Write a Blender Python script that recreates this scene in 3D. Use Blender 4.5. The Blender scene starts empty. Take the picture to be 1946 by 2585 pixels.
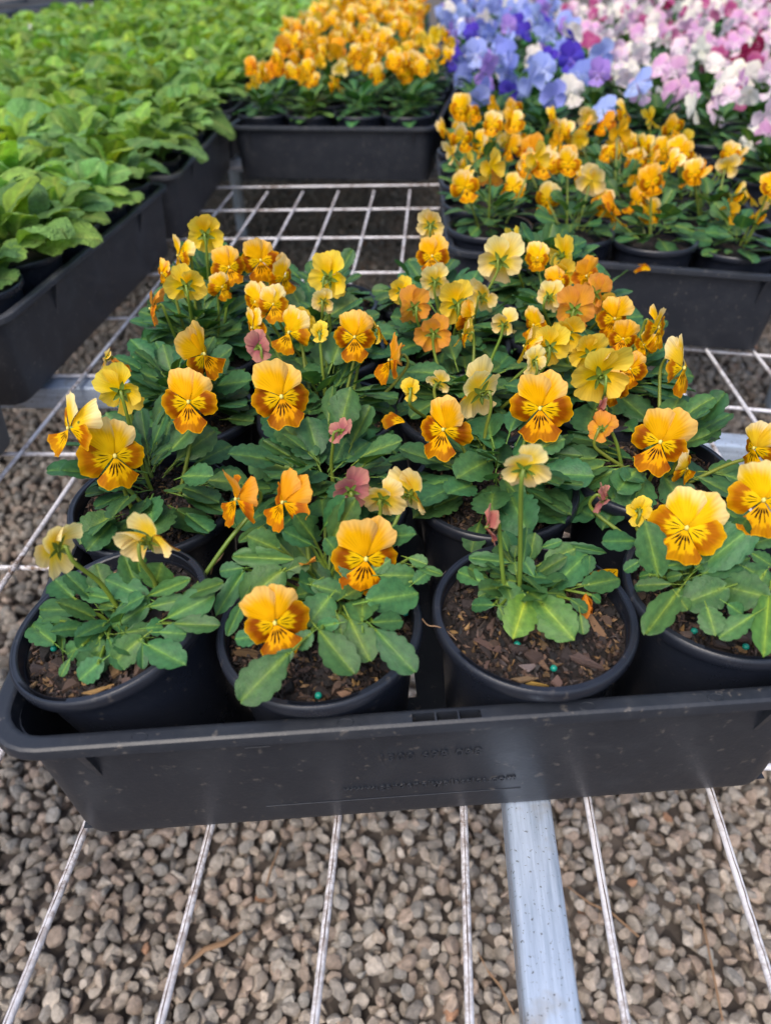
import bpy, math, random
import numpy as np
from mathutils import Matrix, Vector, Quaternion

# ------------------------------------------------------------------ camera, sky, sun, exposure
SC = bpy.context.scene
COL = SC.collection
CAM_R = Vector((0.998736, 0.044707, -0.022984))
CAM_U = Vector((-0.009397, 0.615194, 0.788320))
CAM_W = Vector((-0.049383, 0.787107, -0.614836))
CAM_P = Vector((0.0, 0.0, 0.411))
F_PX, CX, CY = 1850.0, 973.0, 1292.5

cd = bpy.data.cameras.new('camera')
cam = bpy.data.objects.new('camera', cd)
COL.objects.link(cam)
m3 = Matrix((CAM_R, CAM_U, -CAM_W)).transposed()
cam.matrix_world = Matrix.Translation(CAM_P) @ m3.to_4x4()
cd.sensor_fit = 'VERTICAL'
cd.sensor_height = 36.0
cd.sensor_width = 27.0
cd.lens = 36.0 * F_PX / 2585.0
cd.clip_start = 0.01
cd.clip_end = 400.0
cd.dof.use_dof = True
cd.dof.focus_distance = 0.47
cd.dof.aperture_fstop = 7.0
SC.camera = cam

SUN_EL, SUN_AZ = math.radians(58), math.radians(205)
w = bpy.data.worlds.new('World')
SC.world = w
w.use_nodes = True
nt = w.node_tree
nt.nodes.clear()
sky = nt.nodes.new('ShaderNodeTexSky')
sky.sky_type = 'NISHITA'
sky.sun_disc = False
sky.sun_elevation = SUN_EL
sky.sun_rotation = SUN_AZ
sky.air_density = 1.0
sky.dust_density = 4.0
sky.ozone_density = 1.0
bg = nt.nodes.new('ShaderNodeBackground')
bg.inputs['Strength'].default_value = 0.15
wo = nt.nodes.new('ShaderNodeOutputWorld')
nt.links.new(sky.outputs[0], bg.inputs['Color'])
nt.links.new(bg.outputs[0], wo.inputs['Surface'])

sl = bpy.data.lights.new('sun', 'SUN')
sl.energy = 1.0
sl.angle = math.radians(35)
sl.color = (1.0, 0.95, 0.87)
so = bpy.data.objects.new('sun', sl)
COL.objects.link(so)
sd = Vector((math.sin(SUN_AZ) * math.cos(SUN_EL), math.cos(SUN_AZ) * math.cos(SUN_EL), math.sin(SUN_EL)))
so.rotation_euler = sd.to_track_quat('Z', 'Y').to_euler()
so.location = (0, 0, 5)

SC.view_settings.view_transform = 'Standard'
SC.view_settings.look = 'None'
SC.view_settings.gamma = 1.0
SC.view_settings.exposure = 0.66
SC.view_settings.use_curve_mapping = False

# ------------------------------------------------------------------ helpers
rnd = random.Random(7)
nrng = np.random.default_rng(11)
U = rnd.uniform
DS = 1946.0 / 1665.0


def lin(r, g, b):
    f = lambda c: c / 12.92 if c <= 0.04045 else ((c + 0.055) / 1.055) ** 2.4
    return np.array([f(r / 255.0), f(g / 255.0), f(b / 255.0)])


def ray(px, py):
    return CAM_W * F_PX + CAM_R * (px - CX) - CAM_U * (py - CY)


def at_z(px, py, z):
    d = ray(px, py)
    return CAM_P + d * ((z - CAM_P.z) / d.z)


def project(P):
    v = P - CAM_P
    d = v.dot(CAM_W)
    if d < 0.02:
        return (-9999, -9999, d)
    return (CX + F_PX * v.dot(CAM_R) / d, CY - F_PX * v.dot(CAM_U) / d, d)


def seen(P, mx=120, my=120):
    x, y, d = project(P)
    return d > 0.05 and -mx < x < 1946 + mx and -my < y < 2585 + my


def mesh_from(name, V, Fc, mats=(), cols=None, smooth=True, sharp=None, midx=None):
    me = bpy.data.meshes.new(name)
    me.from_pydata([tuple(v) for v in V], [], [tuple(f) for f in Fc])
    for m in mats:
        me.materials.append(m)
    if cols:
        for an, C in cols.items():
            a = me.color_attributes.new(an, 'FLOAT_COLOR', 'POINT')
            c4 = np.ones((len(V), 4), np.float32)
            c4[:, :3] = C
            a.data.foreach_set('color', c4.ravel())
    if midx is not None:
        me.polygons.foreach_set('material_index', np.array(midx, np.int32))
    if smooth:
        me.polygons.foreach_set('use_smooth', np.ones(len(me.polygons), bool))
        if sharp is not None:
            me.set_sharp_from_angle(angle=math.radians(sharp))
    me.update()
    return me


def grid_faces(n, m, off=0, flip=False):
    F = []
    for i in range(n - 1):
        for j in range(m - 1):
            a = off + i * m + j
            q = (a, a + 1, a + m + 1, a + m)
            F.append(q[::-1] if flip else q)
    return F


def loft(rings, closed=True, cap0=False, cap1=False):
    """rings: list of (k,3) arrays with equal counts -> verts, faces"""
    k = len(rings[0])
    V = [p for r in rings for p in r]
    F = []
    for i in range(len(rings) - 1):
        for j in range(k if closed else k - 1):
            a, b = i * k + j, i * k + (j + 1) % k
            F.append((a, b, b + k, a + k))
    if cap0:
        F.append(tuple(range(k))[::-1])
    if cap1:
        F.append(tuple(range((len(rings) - 1) * k, len(rings) * k)))
    return V, F


def obj(name, me, parent=None, M=None, color=None):
    o = bpy.data.objects.new(name, me)
    COL.objects.link(o)
    if parent is not None:
        o.parent = parent
    if M is not None:
        o.matrix_basis = M
    if color is not None:
        o.color = (color[0], color[1], color[2], 1.0)
    return o


def tag(o, label, cat=None, group=None, kind=None):
    o['label'] = label
    if cat:
        o['category'] = cat
    if group:
        o['group'] = group
    if kind:
        o['kind'] = kind
    return o


def tube_mesh(name, pts, rad, mats, k=6, cols=None, cap=True):
    pts = [Vector(p) for p in pts]
    n = len(pts)
    rings = []
    ref = Vector((0.31, 0.77, 0.12)).normalized()
    for i, p in enumerate(pts):
        t = (pts[min(i + 1, n - 1)] - pts[max(i - 1, 0)]).normalized()
        a = t.cross(ref)
        if a.length < 0.05:
            a = t.cross(Vector((1, 0, 0)))
        a.normalize()
        b = t.cross(a)
        r = rad[i] if hasattr(rad, '__len__') else rad
        rings.append([tuple(p + (a * math.cos(2 * math.pi * j / k) + b * math.sin(2 * math.pi * j / k)) * r) for j in range(k)])
    V, F = loft(rings, cap0=cap, cap1=cap)
    return mesh_from(name, V, F, mats, smooth=True, sharp=60)


def basis(x, y, z, loc, sc=(1, 1, 1)):
    M = Matrix((x * sc[0], y * sc[1], z * sc[2])).transposed().to_4x4()
    M.translation = loc
    return M


# ------------------------------------------------------------------ materials
class N:
    def __init__(self, name):
        self.m = bpy.data.materials.new(name)
        self.m.use_nodes = True
        self.t = self.m.node_tree
        self.b = self.t.nodes['Principled BSDF']
        self.out = self.t.nodes['Material Output']

    def n(self, typ, **kw):
        x = self.t.nodes.new(typ)
        for k, v in kw.items():
            if k.startswith('i_'):
                key = k[2:]
                key = int(key) if key.isdigit() else key.replace('_', ' ')
                x.inputs[key].default_value = v
            else:
                setattr(x, k, v)
        return x

    def l(self, a, b):
        self.t.links.new(a, b)

    def attr(self, name):
        return self.n('ShaderNodeAttribute', attribute_name=name).outputs['Color']

    def mixc(self, fac, a, b, mode='MIX'):
        x = self.n('ShaderNodeMix', data_type='RGBA', blend_type=mode)
        for idx, v in ((0, fac), (6, a), (7, b)):
            if hasattr(v, 'is_linked') or hasattr(v, 'links'):
                self.l(v, x.inputs[idx])
            else:
                x.inputs[idx].default_value = v if not isinstance(v, (tuple, list, np.ndarray)) else (*[float(c) for c in v[:3]], 1.0)
        return x.outputs[2]

    def noise(self, scale, detail=4, rough=0.55, vec=None):
        x = self.n('ShaderNodeTexNoise', i_Scale=scale, i_Detail=detail, i_Roughness=rough)
        if vec is not None:
            self.l(vec, x.inputs['Vector'])
        return x.outputs['Fac']

    def ramp(self, fac, stops):
        x = self.n('ShaderNodeValToRGB')
        e = x.color_ramp.elements
        while len(e) < len(stops):
            e.new(0.5)
        for q, (p, c) in zip(e, stops):
            q.position = p
            q.color = (*[float(v) for v in c], 1.0) if hasattr(c, '__len__') else (c, c, c, 1.0)
        self.l(fac, x.inputs[0])
        return x.outputs[0]

    def bump(self, h, strength, dist):
        x = self.n('ShaderNodeBump', i_Strength=strength, i_Distance=dist)
        self.l(h, x.inputs['Height'])
        self.l(x.outputs[0], self.b.inputs['Normal'])

    def coord(self, which='Object'):
        return self.n('ShaderNodeTexCoord').outputs[which]

    def translucent(self, colour, fac):
        tr = self.n('ShaderNodeBsdfTranslucent')
        self.l(colour, tr.inputs['Color'])
        mx = self.n('ShaderNodeMixShader')
        mx.inputs[0].default_value = fac
        self.l(self.b.outputs[0], mx.inputs[1])
        self.l(tr.outputs[0], mx.inputs[2])
        self.l(mx.outputs[0], self.out.inputs['Surface'])


def leaf_material(name, rough, transl, tint, bump):
    a = N(name)
    c = a.mixc(1.0, a.attr('Col'), a.n('ShaderNodeObjectInfo').outputs['Color'], 'MULTIPLY')
    co = a.coord()
    v = a.ramp(a.noise(5.0, 5, 0.6, co), [(0.3, 0.72), (0.7, 1.25)])
    c = a.mixc(1.0, c, v, 'MULTIPLY')
    a.l(c, a.b.inputs['Base Color'])
    a.b.inputs['Roughness'].default_value = rough
    a.b.inputs['Specular IOR Level'].default_value = 0.32
    a.bump(a.noise(22.0, 3, 0.5, co), bump, 0.03)
    a.translucent(a.mixc(1.0, c, tint, 'MULTIPLY'), transl)
    return a.m


M_LEAF = leaf_material('viola_leaf', 0.44, 0.18, (1.6, 1.7, 0.5), 0.12)
M_PRIM = leaf_material('primrose_leaf', 0.6, 0.22, (1.6, 1.6, 0.45), 0.7)

a = N('petal')
geo = a.n('ShaderNodeNewGeometry')
c = a.mixc(geo.outputs['Backfacing'], a.attr('Col'), a.attr('Back'))
c = a.mixc(1.0, c, a.n('ShaderNodeObjectInfo').outputs['Color'], 'MULTIPLY')
a.l(c, a.b.inputs['Base Color'])
a.b.inputs['Roughness'].default_value = 0.55
a.b.inputs['Specular IOR Level'].default_value = 0.08
a.bump(a.noise(900.0, 2, 0.5, a.coord()), 0.12, 0.0004)
a.translucent(c, 0.36)
M_PETAL = a.m

a = N('green_stem')
c = a.mixc(a.noise(120.0, 3, 0.5, a.coord()), lin(98, 122, 38), lin(128, 138, 58))
c = a.mixc(1.0, c, a.n('ShaderNodeObjectInfo').outputs['Color'], 'MULTIPLY')
a.l(c, a.b.inputs['Base Color'])
a.b.inputs['Roughness'].default_value = 0.42
M_STEM = a.m


def plastic(name, base, rough, dust, dustc, spec=0.5):
    a = N(name)
    co = a.coord()
    n1 = a.noise(30.0, 8, 0.72, co)
    n2 = a.noise(160.0, 4, 0.6, co)
    mask = a.ramp(n1, [(0.48, 0.0), (0.75, dust)])
    c = a.mixc(mask, base, dustc)
    sp = a.ramp(n2, [(0.63, 0.0), (0.70, 0.5 * dust + 0.05)])
    c = a.mixc(sp, c, lin(150, 140, 128))
    a.l(c, a.b.inputs['Base Color'])
    r = a.ramp(n1, [(0.3, rough - 0.07), (0.7, rough + 0.12)])
    a.l(r, a.b.inputs['Roughness'])
    a.b.inputs['Specular IOR Level'].default_value = spec
    a.bump(a.noise(420.0, 3, 0.6, co), 0.08, 0.002)
    return a.m


M_TRAY = plastic('black_tray_plastic', lin(37, 41, 49), 0.40, 0.34, lin(70, 72, 76))
M_TRAY_OLD = plastic('dusty_tray_plastic', lin(54, 56, 62), 0.48, 0.5, lin(96, 96, 98))
M_GREYTRAY = plastic('grey_tray_plastic', lin(96, 98, 100), 0.55, 0.3, lin(120, 118, 112))
M_POT = plastic('black_pot_plastic', lin(31, 35, 45), 0.30, 0.14, lin(66, 68, 74))

a = N('potting_soil')
co = a.coord()
v = a.n('ShaderNodeTexVoronoi', i_Scale=220.0)
a.l(co, v.inputs['Vector'])
c = a.ramp(v.outputs['Color'], [(0.2, lin(20, 16, 14)), (0.55, lin(36, 28, 25)), (0.9, lin(56, 44, 39))])
a.l(c, a.b.inputs['Base Color'])
a.b.inputs['Roughness'].default_value = 0.75
a.bump(a.noise(380.0, 5, 0.7, co), 0.9, 0.003)
M_SOIL = a.m

a = N('bark')
co = a.coord()
mp = a.n('ShaderNodeMapping')
mp.inputs['Scale'].default_value = (60, 260, 260)
a.l(co, mp.inputs['Vector'])
g = a.noise(1.0, 5, 0.65, mp.outputs[0])
c = a.mixc(1.0, a.ramp(g, [(0.25, 0.5), (0.75, 1.45)]), a.n('ShaderNodeObjectInfo').outputs['Color'], 'MULTIPLY')
a.l(c, a.b.inputs['Base Color'])
a.b.inputs['Roughness'].default_value = 0.66
a.bump(g, 0.7, 0.001)
M_BARK = a.m

a = N('soil_crumbs')
a.l(a.attr('Col'), a.b.inputs['Base Color'])
a.b.inputs['Roughness'].default_value = 0.7
M_CRUMB = a.m

a = N('fertiliser')
a.b.inputs['Base Color'].default_value = (*lin(12, 132, 112), 1)
a.b.inputs['Roughness'].default_value = 0.35
M_PRILL = a.m

a = N('galvanised_wire')
co = a.coord()
n1 = a.noise(9.0, 5, 0.6, co)
n2 = a.noise(240.0, 4, 0.7, co)
c = a.ramp(n1, [(0.35, lin(232, 231, 236)), (0.65, lin(214, 212, 216))])
mk = a.n('ShaderNodeMath', operation='MULTIPLY')
a.l(a.ramp(n1, [(0.44, 0.0), (0.58, 1.0)]), mk.inputs[0])
a.l(a.ramp(n2, [(0.42, 0.0), (0.6, 1.0)]), mk.inputs[1])
c = a.mixc(mk.outputs[0], c, lin(120, 98, 82))
a.l(c, a.b.inputs['Base Color'])
a.b.inputs['Metallic'].default_value = 0.1
a.b.inputs['Roughness'].default_value = 0.42
a.bump(n2, 0.3, 0.001)
M_WIRE = a.m

a = N('grime')
a.b.inputs['Base Color'].default_value = (*lin(92, 78, 70), 1)
a.b.inputs['Roughness'].default_value = 0.9
M_GRIME = a.m

a = N('galvanised_tube')
co = a.coord()
mp = a.n('ShaderNodeMapping')
mp.inputs['Scale'].default_value = (260, 14, 260)
a.l(co, mp.inputs['Vector'])
st = a.noise(1.0, 6, 0.7, mp.outputs[0])
bl = a.noise(26.0, 4, 0.6, co)
sk = a.noise(430.0, 3, 0.6, co)
c = a.ramp(st, [(0.3, lin(150, 166, 186)), (0.7, lin(204, 218, 238))])
c = a.mixc(a.ramp(bl, [(0.55, 0.0), (0.70, 0.6)]), c, lin(150, 136, 112))
c = a.mixc(a.ramp(sk, [(0.63, 0.0), (0.67, 0.8)]), c, lin(84, 80, 78))
a.l(c, a.b.inputs['Base Color'])
a.b.inputs['Metallic'].default_value = 0.35
a.l(a.ramp(bl, [(0.3, 0.34), (0.7, 0.5)]), a.b.inputs['Roughness'])
a.bump(st, 0.25, 0.002)
M_TUBE = a.m

a = N('gravel_stone')
co = a.coord()
n1 = a.noise(160.0, 5, 0.7, co)
c = a.mixc(1.0, a.attr('Col'), a.ramp(n1, [(0.3, 0.62), (0.7, 1.3)]), 'MULTIPLY')
a.l(c, a.b.inputs['Base Color'])
a.b.inputs['Roughness'].default_value = 0.8
a.bump(a.noise(420.0, 4, 0.7, co), 0.5, 0.003)
M_GRAVEL = a.m

a = N('ground_dirt')
co = a.coord()
v = a.n('ShaderNodeTexVoronoi', i_Scale=48.0)
a.l(co, v.inputs['Vector'])
c = a.ramp(v.outputs['Color'], [(0.2, lin(60, 54, 50)), (0.6, lin(92, 84, 78)), (0.95, lin(122, 112, 104))])
a.l(c, a.b.inputs['Base Color'])
a.b.inputs['Roughness'].default_value = 0.95
M_GROUND = a.m

a = N('white_label')
a.b.inputs['Base Color'].default_value = (0.8, 0.8, 0.8, 1)
a.b.inputs['Roughness'].default_value = 0.5
M_WHITE = a.m

# ------------------------------------------------------------------ ground and gravel
GZ = -0.52
S = 80.0
g = obj('ground', mesh_from('ground', [(-S, -S, GZ), (S, -S, GZ), (S, S, GZ), (-S, S, GZ)], [(0, 1, 2, 3)], [M_GROUND], smooth=False))
tag(g, 'gravelly ground under the plant bench', kind='structure')


def icosphere(sub):
    t = (1 + 5 ** 0.5) / 2
    V = [(-1, t, 0), (1, t, 0), (-1, -t, 0), (1, -t, 0), (0, -1, t), (0, 1, t), (0, -1, -t), (0, 1, -t), (t, 0, -1), (t, 0, 1), (-t, 0, -1), (-t, 0, 1)]
    F = [(0, 11, 5), (0, 5, 1), (0, 1, 7), (0, 7, 10), (0, 10, 11), (1, 5, 9), (5, 11, 4), (11, 10, 2), (10, 7, 6), (7, 1, 8), (3, 9, 4), (3, 4, 2), (3, 2, 6), (3, 6, 8), (3, 8, 9), (4, 9, 5), (2, 4, 11), (6, 2, 10), (8, 6, 7), (9, 8, 1)]
    V = [np.array(v, float) / np.linalg.norm(v) for v in V]
    for _ in range(sub):
        cache, F2 = {}, []

        def mid(a, b):
            k = (min(a, b), max(a, b))
            if k not in cache:
                m = V[a] + V[b]
                V.append(m / np.linalg.norm(m))
                cache[k] = len(V) - 1
            return cache[k]
        for a_, b_, c_ in F:
            x, y, z = mid(a_, b_), mid(b_, c_), mid(c_, a_)
            F2 += [(a_, x, z), (b_, y, x), (c_, z, y), (x, y, z)]
        F = F2
    return np.array(V), np.array(F)


def stone_variants(sub, n):
    V, F = icosphere(sub)
    out = []
    for i in range(n):
        P = V.copy()
        for _ in range(8):
            d = nrng.normal(size=3)
            d /= np.linalg.norm(d)
            c_ = nrng.uniform(0.42, 0.75)
            h = P @ d
            ex = np.maximum(h - c_, 0)
            P = P - np.outer(ex * 0.93, d)
        out.append(P * np.array([1.25, 1.0, 0.8]))
    return out, F


def rand_rots(n):
    q = nrng.normal(size=(n, 4))
    q /= np.linalg.norm(q, axis=1)[:, None]
    w_, x, y, z = q.T
    return np.stack([1 - 2 * (y * y + z * z), 2 * (x * y - z * w_), 2 * (x * z + y * w_), 2 * (x * y + z * w_), 1 - 2 * (x * x + z * z), 2 * (y * z - x * w_), 2 * (x * z - y * w_), 2 * (y * z + x * w_), 1 - 2 * (x * x + y * y)], 1).reshape(n, 3, 3)


STONE_COL = np.array([lin(158, 148, 136), lin(150, 141, 130), lin(168, 155, 141), lin(134, 127, 119), lin(166, 148, 133), lin(174, 164, 152), lin(156, 140, 126), lin(148, 143, 136)])


def scatter_stones(pos, rad, sub, nvar, name):
    var, F = stone_variants(sub, nvar)
    n = len(pos)
    R = rand_rots(n)
    vi = nrng.integers(0, nvar, n)
    P = np.stack(var)[vi]
    P = np.einsum('nij,nkj->nki', R, P * rad[:, None, None]) + pos[:, None, :]
    k = P.shape[1]
    V = P.reshape(-1, 3)
    FF = (F[None] + (np.arange(n) * k)[:, None, None]).reshape(-1, 3)
    me = bpy.data.meshes.new(name)
    me.vertices.add(len(V))
    me.vertices.foreach_set('co', V.astype(np.float32).ravel())
    me.loops.add(FF.size)
    me.loops.foreach_set('vertex_index', FF.astype(np.int32).ravel())
    me.polygons.add(len(FF))
    me.polygons.foreach_set('loop_start', np.arange(0, FF.size, 3, dtype=np.int32))
    me.polygons.foreach_set('loop_total', np.full(len(FF), 3, np.int32))
    me.materials.append(M_GRAVEL)
    me.update(calc_edges=True)
    ci = nrng.integers(0, len(STONE_COL), n)
    cc = STONE_COL[ci] * nrng.uniform(0.75, 1.2, n)[:, None]
    warm = nrng.random(n) < 0.008
    cc[warm] = lin(168, 128, 100) * nrng.uniform(0.8, 1.1, warm.sum())[:, None]
    c4 = np.ones((n, k, 4), np.float32)
    c4[:, :, :3] = cc[:, None, :]
    at = me.color_attributes.new('Col', 'FLOAT_COLOR', 'POINT')
    at.data.foreach_set('color', c4.ravel())
    me.polygons.foreach_set('use_smooth', np.ones(len(FF), bool))
    me.set_sharp_from_angle(angle=math.radians(22))
    return me


def stone_grid(x0, x1, y0, y1, step, zlo, zhi):
    xs = np.arange(x0, x1, step)
    ys = np.arange(y0, y1, step * 0.92)
    X, Y = np.meshgrid(xs, ys)
    X = X.ravel() + nrng.uniform(-0.45, 0.45, X.size) * step
    Y = Y.ravel() + nrng.uniform(-0.45, 0.45, Y.size) * step
    Z = nrng.uniform(zlo, zhi, X.size) + GZ
    P = np.stack([X, Y, Z], 1)
    return P


Pn = np.concatenate([stone_grid(-0.62, 0.62, 0.12, 0.95, 0.0165, 0.009, 0.019), stone_grid(-0.62, 0.62, 0.12, 0.95, 0.019, 0.0, 0.006)])
gr = obj('gravel', scatter_stones(Pn, nrng.uniform(0.0062, 0.0122, len(Pn)), 1, 60, 'gravel_near'))
tag(gr, 'loose grey brown crushed gravel below the front of the bench', 'gravel', kind='stuff')
Pf = stone_grid(-1.7, 1.1, 0.95, 3.8, 0.0185, 0.006, 0.016)
Pf = np.concatenate([Pf, stone_grid(-0.8, -0.62, 0.5, 0.95, 0.0185, 0.006, 0.016), stone_grid(0.62, 0.8, 0.5, 0.95, 0.0185, 0.006, 0.016)])
Pf = Pf[np.abs(Pf[:, 0]) < 0.42 + Pf[:, 1] * 0.42]
gr2 = obj('gravel', scatter_stones(Pf, nrng.uniform(0.0085, 0.0135, len(Pf)), 1, 30, 'gravel_far'))
tag(gr2, 'loose dark gravel seen through the mesh further back', 'gravel', kind='stuff')

# dry twigs and straw lying on the gravel
straw = N('straw')
straw.b.inputs['Base Color'].default_value = (*lin(142, 112, 84), 1)
straw.b.inputs['Roughness'].default_value = 0.8
for i, (px, py, ang, ln, lab) in enumerate([
        (540, 2395, 0.6, 0.07, 'thick tan straw stem on gravel between second and third wire'),
        (690, 2185, 1.4, 0.06, 'reddish straw piece on gravel just below the front tray'),
        (1790, 2420, 1.5, 0.12, 'thin pale forked twig on gravel at the lower right'),
        (1520, 2300, 2.5, 0.09, 'thin curved straw on gravel right of the square tube'),
        (1250, 2480, 2.1, 0.07, 'thin straw on gravel left of the square tube')]):
    p0 = at_z(px, py, GZ + 0.024)
    dx, dy = math.cos(ang) * ln / 2, math.sin(ang) * ln / 2
    pts = [(-dx, -dy, 0.0), (-dx * 0.3, -dy * 0.3 + 0.004, 0.003), (dx * 0.4, dy * 0.4 - 0.003, 0.003), (dx, dy, 0.0)]
    o = obj('dry_twig', tube_mesh('dry_twig', pts, [0.0012, 0.0013, 0.0012, 0.0007] if i != 0 else [0.002, 0.0032, 0.003, 0.001], [straw.m], k=5), None, Matrix.Translation(p0))
    tag(o, lab, 'twig', 'dry straw on the gravel')

# ------------------------------------------------------------------ bench: wires, tubes, legs
bench = bpy.data.objects.new('mesh_bench', None)
COL.objects.link(bench)
tag(bench, 'galvanised welded wire mesh bench carrying all the plant trays', 'bench')
WR = 0.0023


def cyl_mesh(name, a, b, r, mat, k=10):
    return tube_mesh(name, [a, b], r, [mat], k=k)


def wire(a, b, groove=True):
    a, b = Vector(a), Vector(b)
    d = b - a
    mid_ = (a + b) / 2
    hx = d / 2
    o = obj('wire', tube_mesh('wire', [-hx, hx], WR, [M_WIRE], k=10), bench, Matrix.Translation(mid_))
    return o


wire_y0 = 0.0
for k in range(-26, 7):
    x0 = -0.1987 + 0.075 * k
    if k < -8:
        y0 = 0.9
    else:
        y0 = 0.02
    y1 = 1.62 if -0.45 < x0 < 0.06 else (0.95 if x0 >= 0.06 else 4.4)
    o = wire((x0 + (y0 - 0.2) * 0.0125, y0, -WR), (x0 + (y1 - 0.2) * 0.0125, y1, -WR))
    if -1 <= k <= 6:
        # grimy seam along the top of the front wires
        gpts = [(x0 + (y - 0.2) * 0.0125 + U(-0.00025, 0.00025), y, 0.00005 - WR + WR * 0.97) for y in np.arange(0.05, 0.31, 0.006)]
        gp = [Vector(q) - o.location for q in gpts]
        obj('dirt_line', tube_mesh('dirt_line', gp, [U(0.00012, 0.00042) for _ in gp], [M_GRIME], k=4), o)
for k in range(-1, 22):
    y = 0.452 + 0.1755 * k
    x1 = 0.28 if y < 1.75 else 1.6
    wire((-2.2, y, -3 * WR + 0.0003), (x1, y, -3 * WR + 0.0003))
# right-hand panel, sagging to the right
RT = math.tan(math.radians(5.2))
rz = lambda x: -(x - 0.04) * RT
for x in (0.313, 0.380, 0.446, 0.513, 0.58, 0.647):
    wire((x, 0.42, rz(x) - WR), (x, 1.7, rz(x) - WR))
for y in (0.625, 0.782, 0.939, 1.096, 1.253):
    wire((0.285, y, rz(0.285) - 3 * WR), (0.70, y - 0.006, rz(0.70) - 3 * WR))


def box_tube(name, length, wid, hei, mat, r=0.0035):
    prof = []
    for cx_, cz_, a0 in ((wid / 2 - r, hei / 2 - r, 0), (-wid / 2 + r, hei / 2 - r, 90), (-wid / 2 + r, -hei / 2 + r, 180), (wid / 2 - r, -hei / 2 + r, 270)):
        for s in range(5):
            an = math.radians(a0 + 22.5 * s)
            prof.append((cx_ + r * math.cos(an), cz_ + r * math.sin(an)))
    rings = [[(x, y, z) for x, z in prof] for y in (-length / 2, length / 2)]
    V, F = loft(rings, cap0=True, cap1=True)
    F = [f[::-1] for f in F]
    return mesh_from(name, V, F, [mat], smooth=True, sharp=50)


TT = -4 * WR - 0.0006
o = obj('frame_tube', box_tube('frame_tube', 0.78, 0.0275, 0.028, M_TUBE), bench, Matrix.Translation((0.066, 0.39, -2 * WR - 0.0003 - 0.014 + 0.004)))
for (x0, x1, y, z, rot) in ((-2.2, 0.29, 0.795, TT - 0.016, 0), (0.30, 0.72, 0.738, rz(0.45) - 0.045, -5.2), (-2.2, 1.6, 1.98, TT - 0.016, 0), (-2.2, 1.6, 2.9, TT - 0.016, 0)):
    M = Matrix.Translation(((x0 + x1) / 2, y, z)) @ Matrix.Rotation(math.radians(-rot), 4, 'Y') @ Matrix.Rotation(math.radians(90), 4, 'Z')
    obj('cross_tube', box_tube('cross_tube', x1 - x0, 0.03, 0.03, M_TUBE), bench, M)
for (x, y) in ((-1.0, 0.9), (-2.1, 1.6), (0.85, 1.6), (-0.72, 2.95), (0.85, 2.95)):
    L = -GZ - 0.046
    obj('leg', box_tube('leg', L, 0.035, 0.035, M_TUBE), bench, Matrix.Translation((x, y, GZ + L / 2)) @ Matrix.Rotation(math.radians(90), 4, 'X'))

# ------------------------------------------------------------------ trays
TW, TL, TH = 0.417, 0.53, 0.105      # base width, base length, height
OV = 0.0225                          # rim overhang


def rrect(w_, l_, r, z, cy=0.0, xs=(), n=6):
    """rounded rectangle ring centred on x=0, y from cy-l/2 .. cy+l/2; extra points at xs on the front edge"""
    pts = []
    hw, hl = w_ / 2, l_ / 2
    front = [x for x in xs]
    pts += [(x, cy - hl, z) for x in front]
    for (cx_, cy_, a0) in ((hw - r, -hl + r, -90), (hw - r, hl - r, 0), (-hw + r, hl - r, 90), (-hw + r, -hl + r, 180)):
        for s in range(n + 1):
            an = math.radians(a0 + 90 * s / n)
            pts.append((cx_ + r * math.cos(an), cy + cy_ + r * math.sin(an), z))
    return pts


SLOT = [(-0.0118, -0.0012), (0.0002, 0.0102), (0.0116, 0.0218)]
XS = []
for s0, s1 in SLOT:
    XS += [s0 - 0.0003, s0, s1, s1 + 0.0003]


def in_slot(x):
    return any(s0 - 1e-6 <= x <= s1 + 1e-6 for s0, s1 in SLOT)


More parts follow.
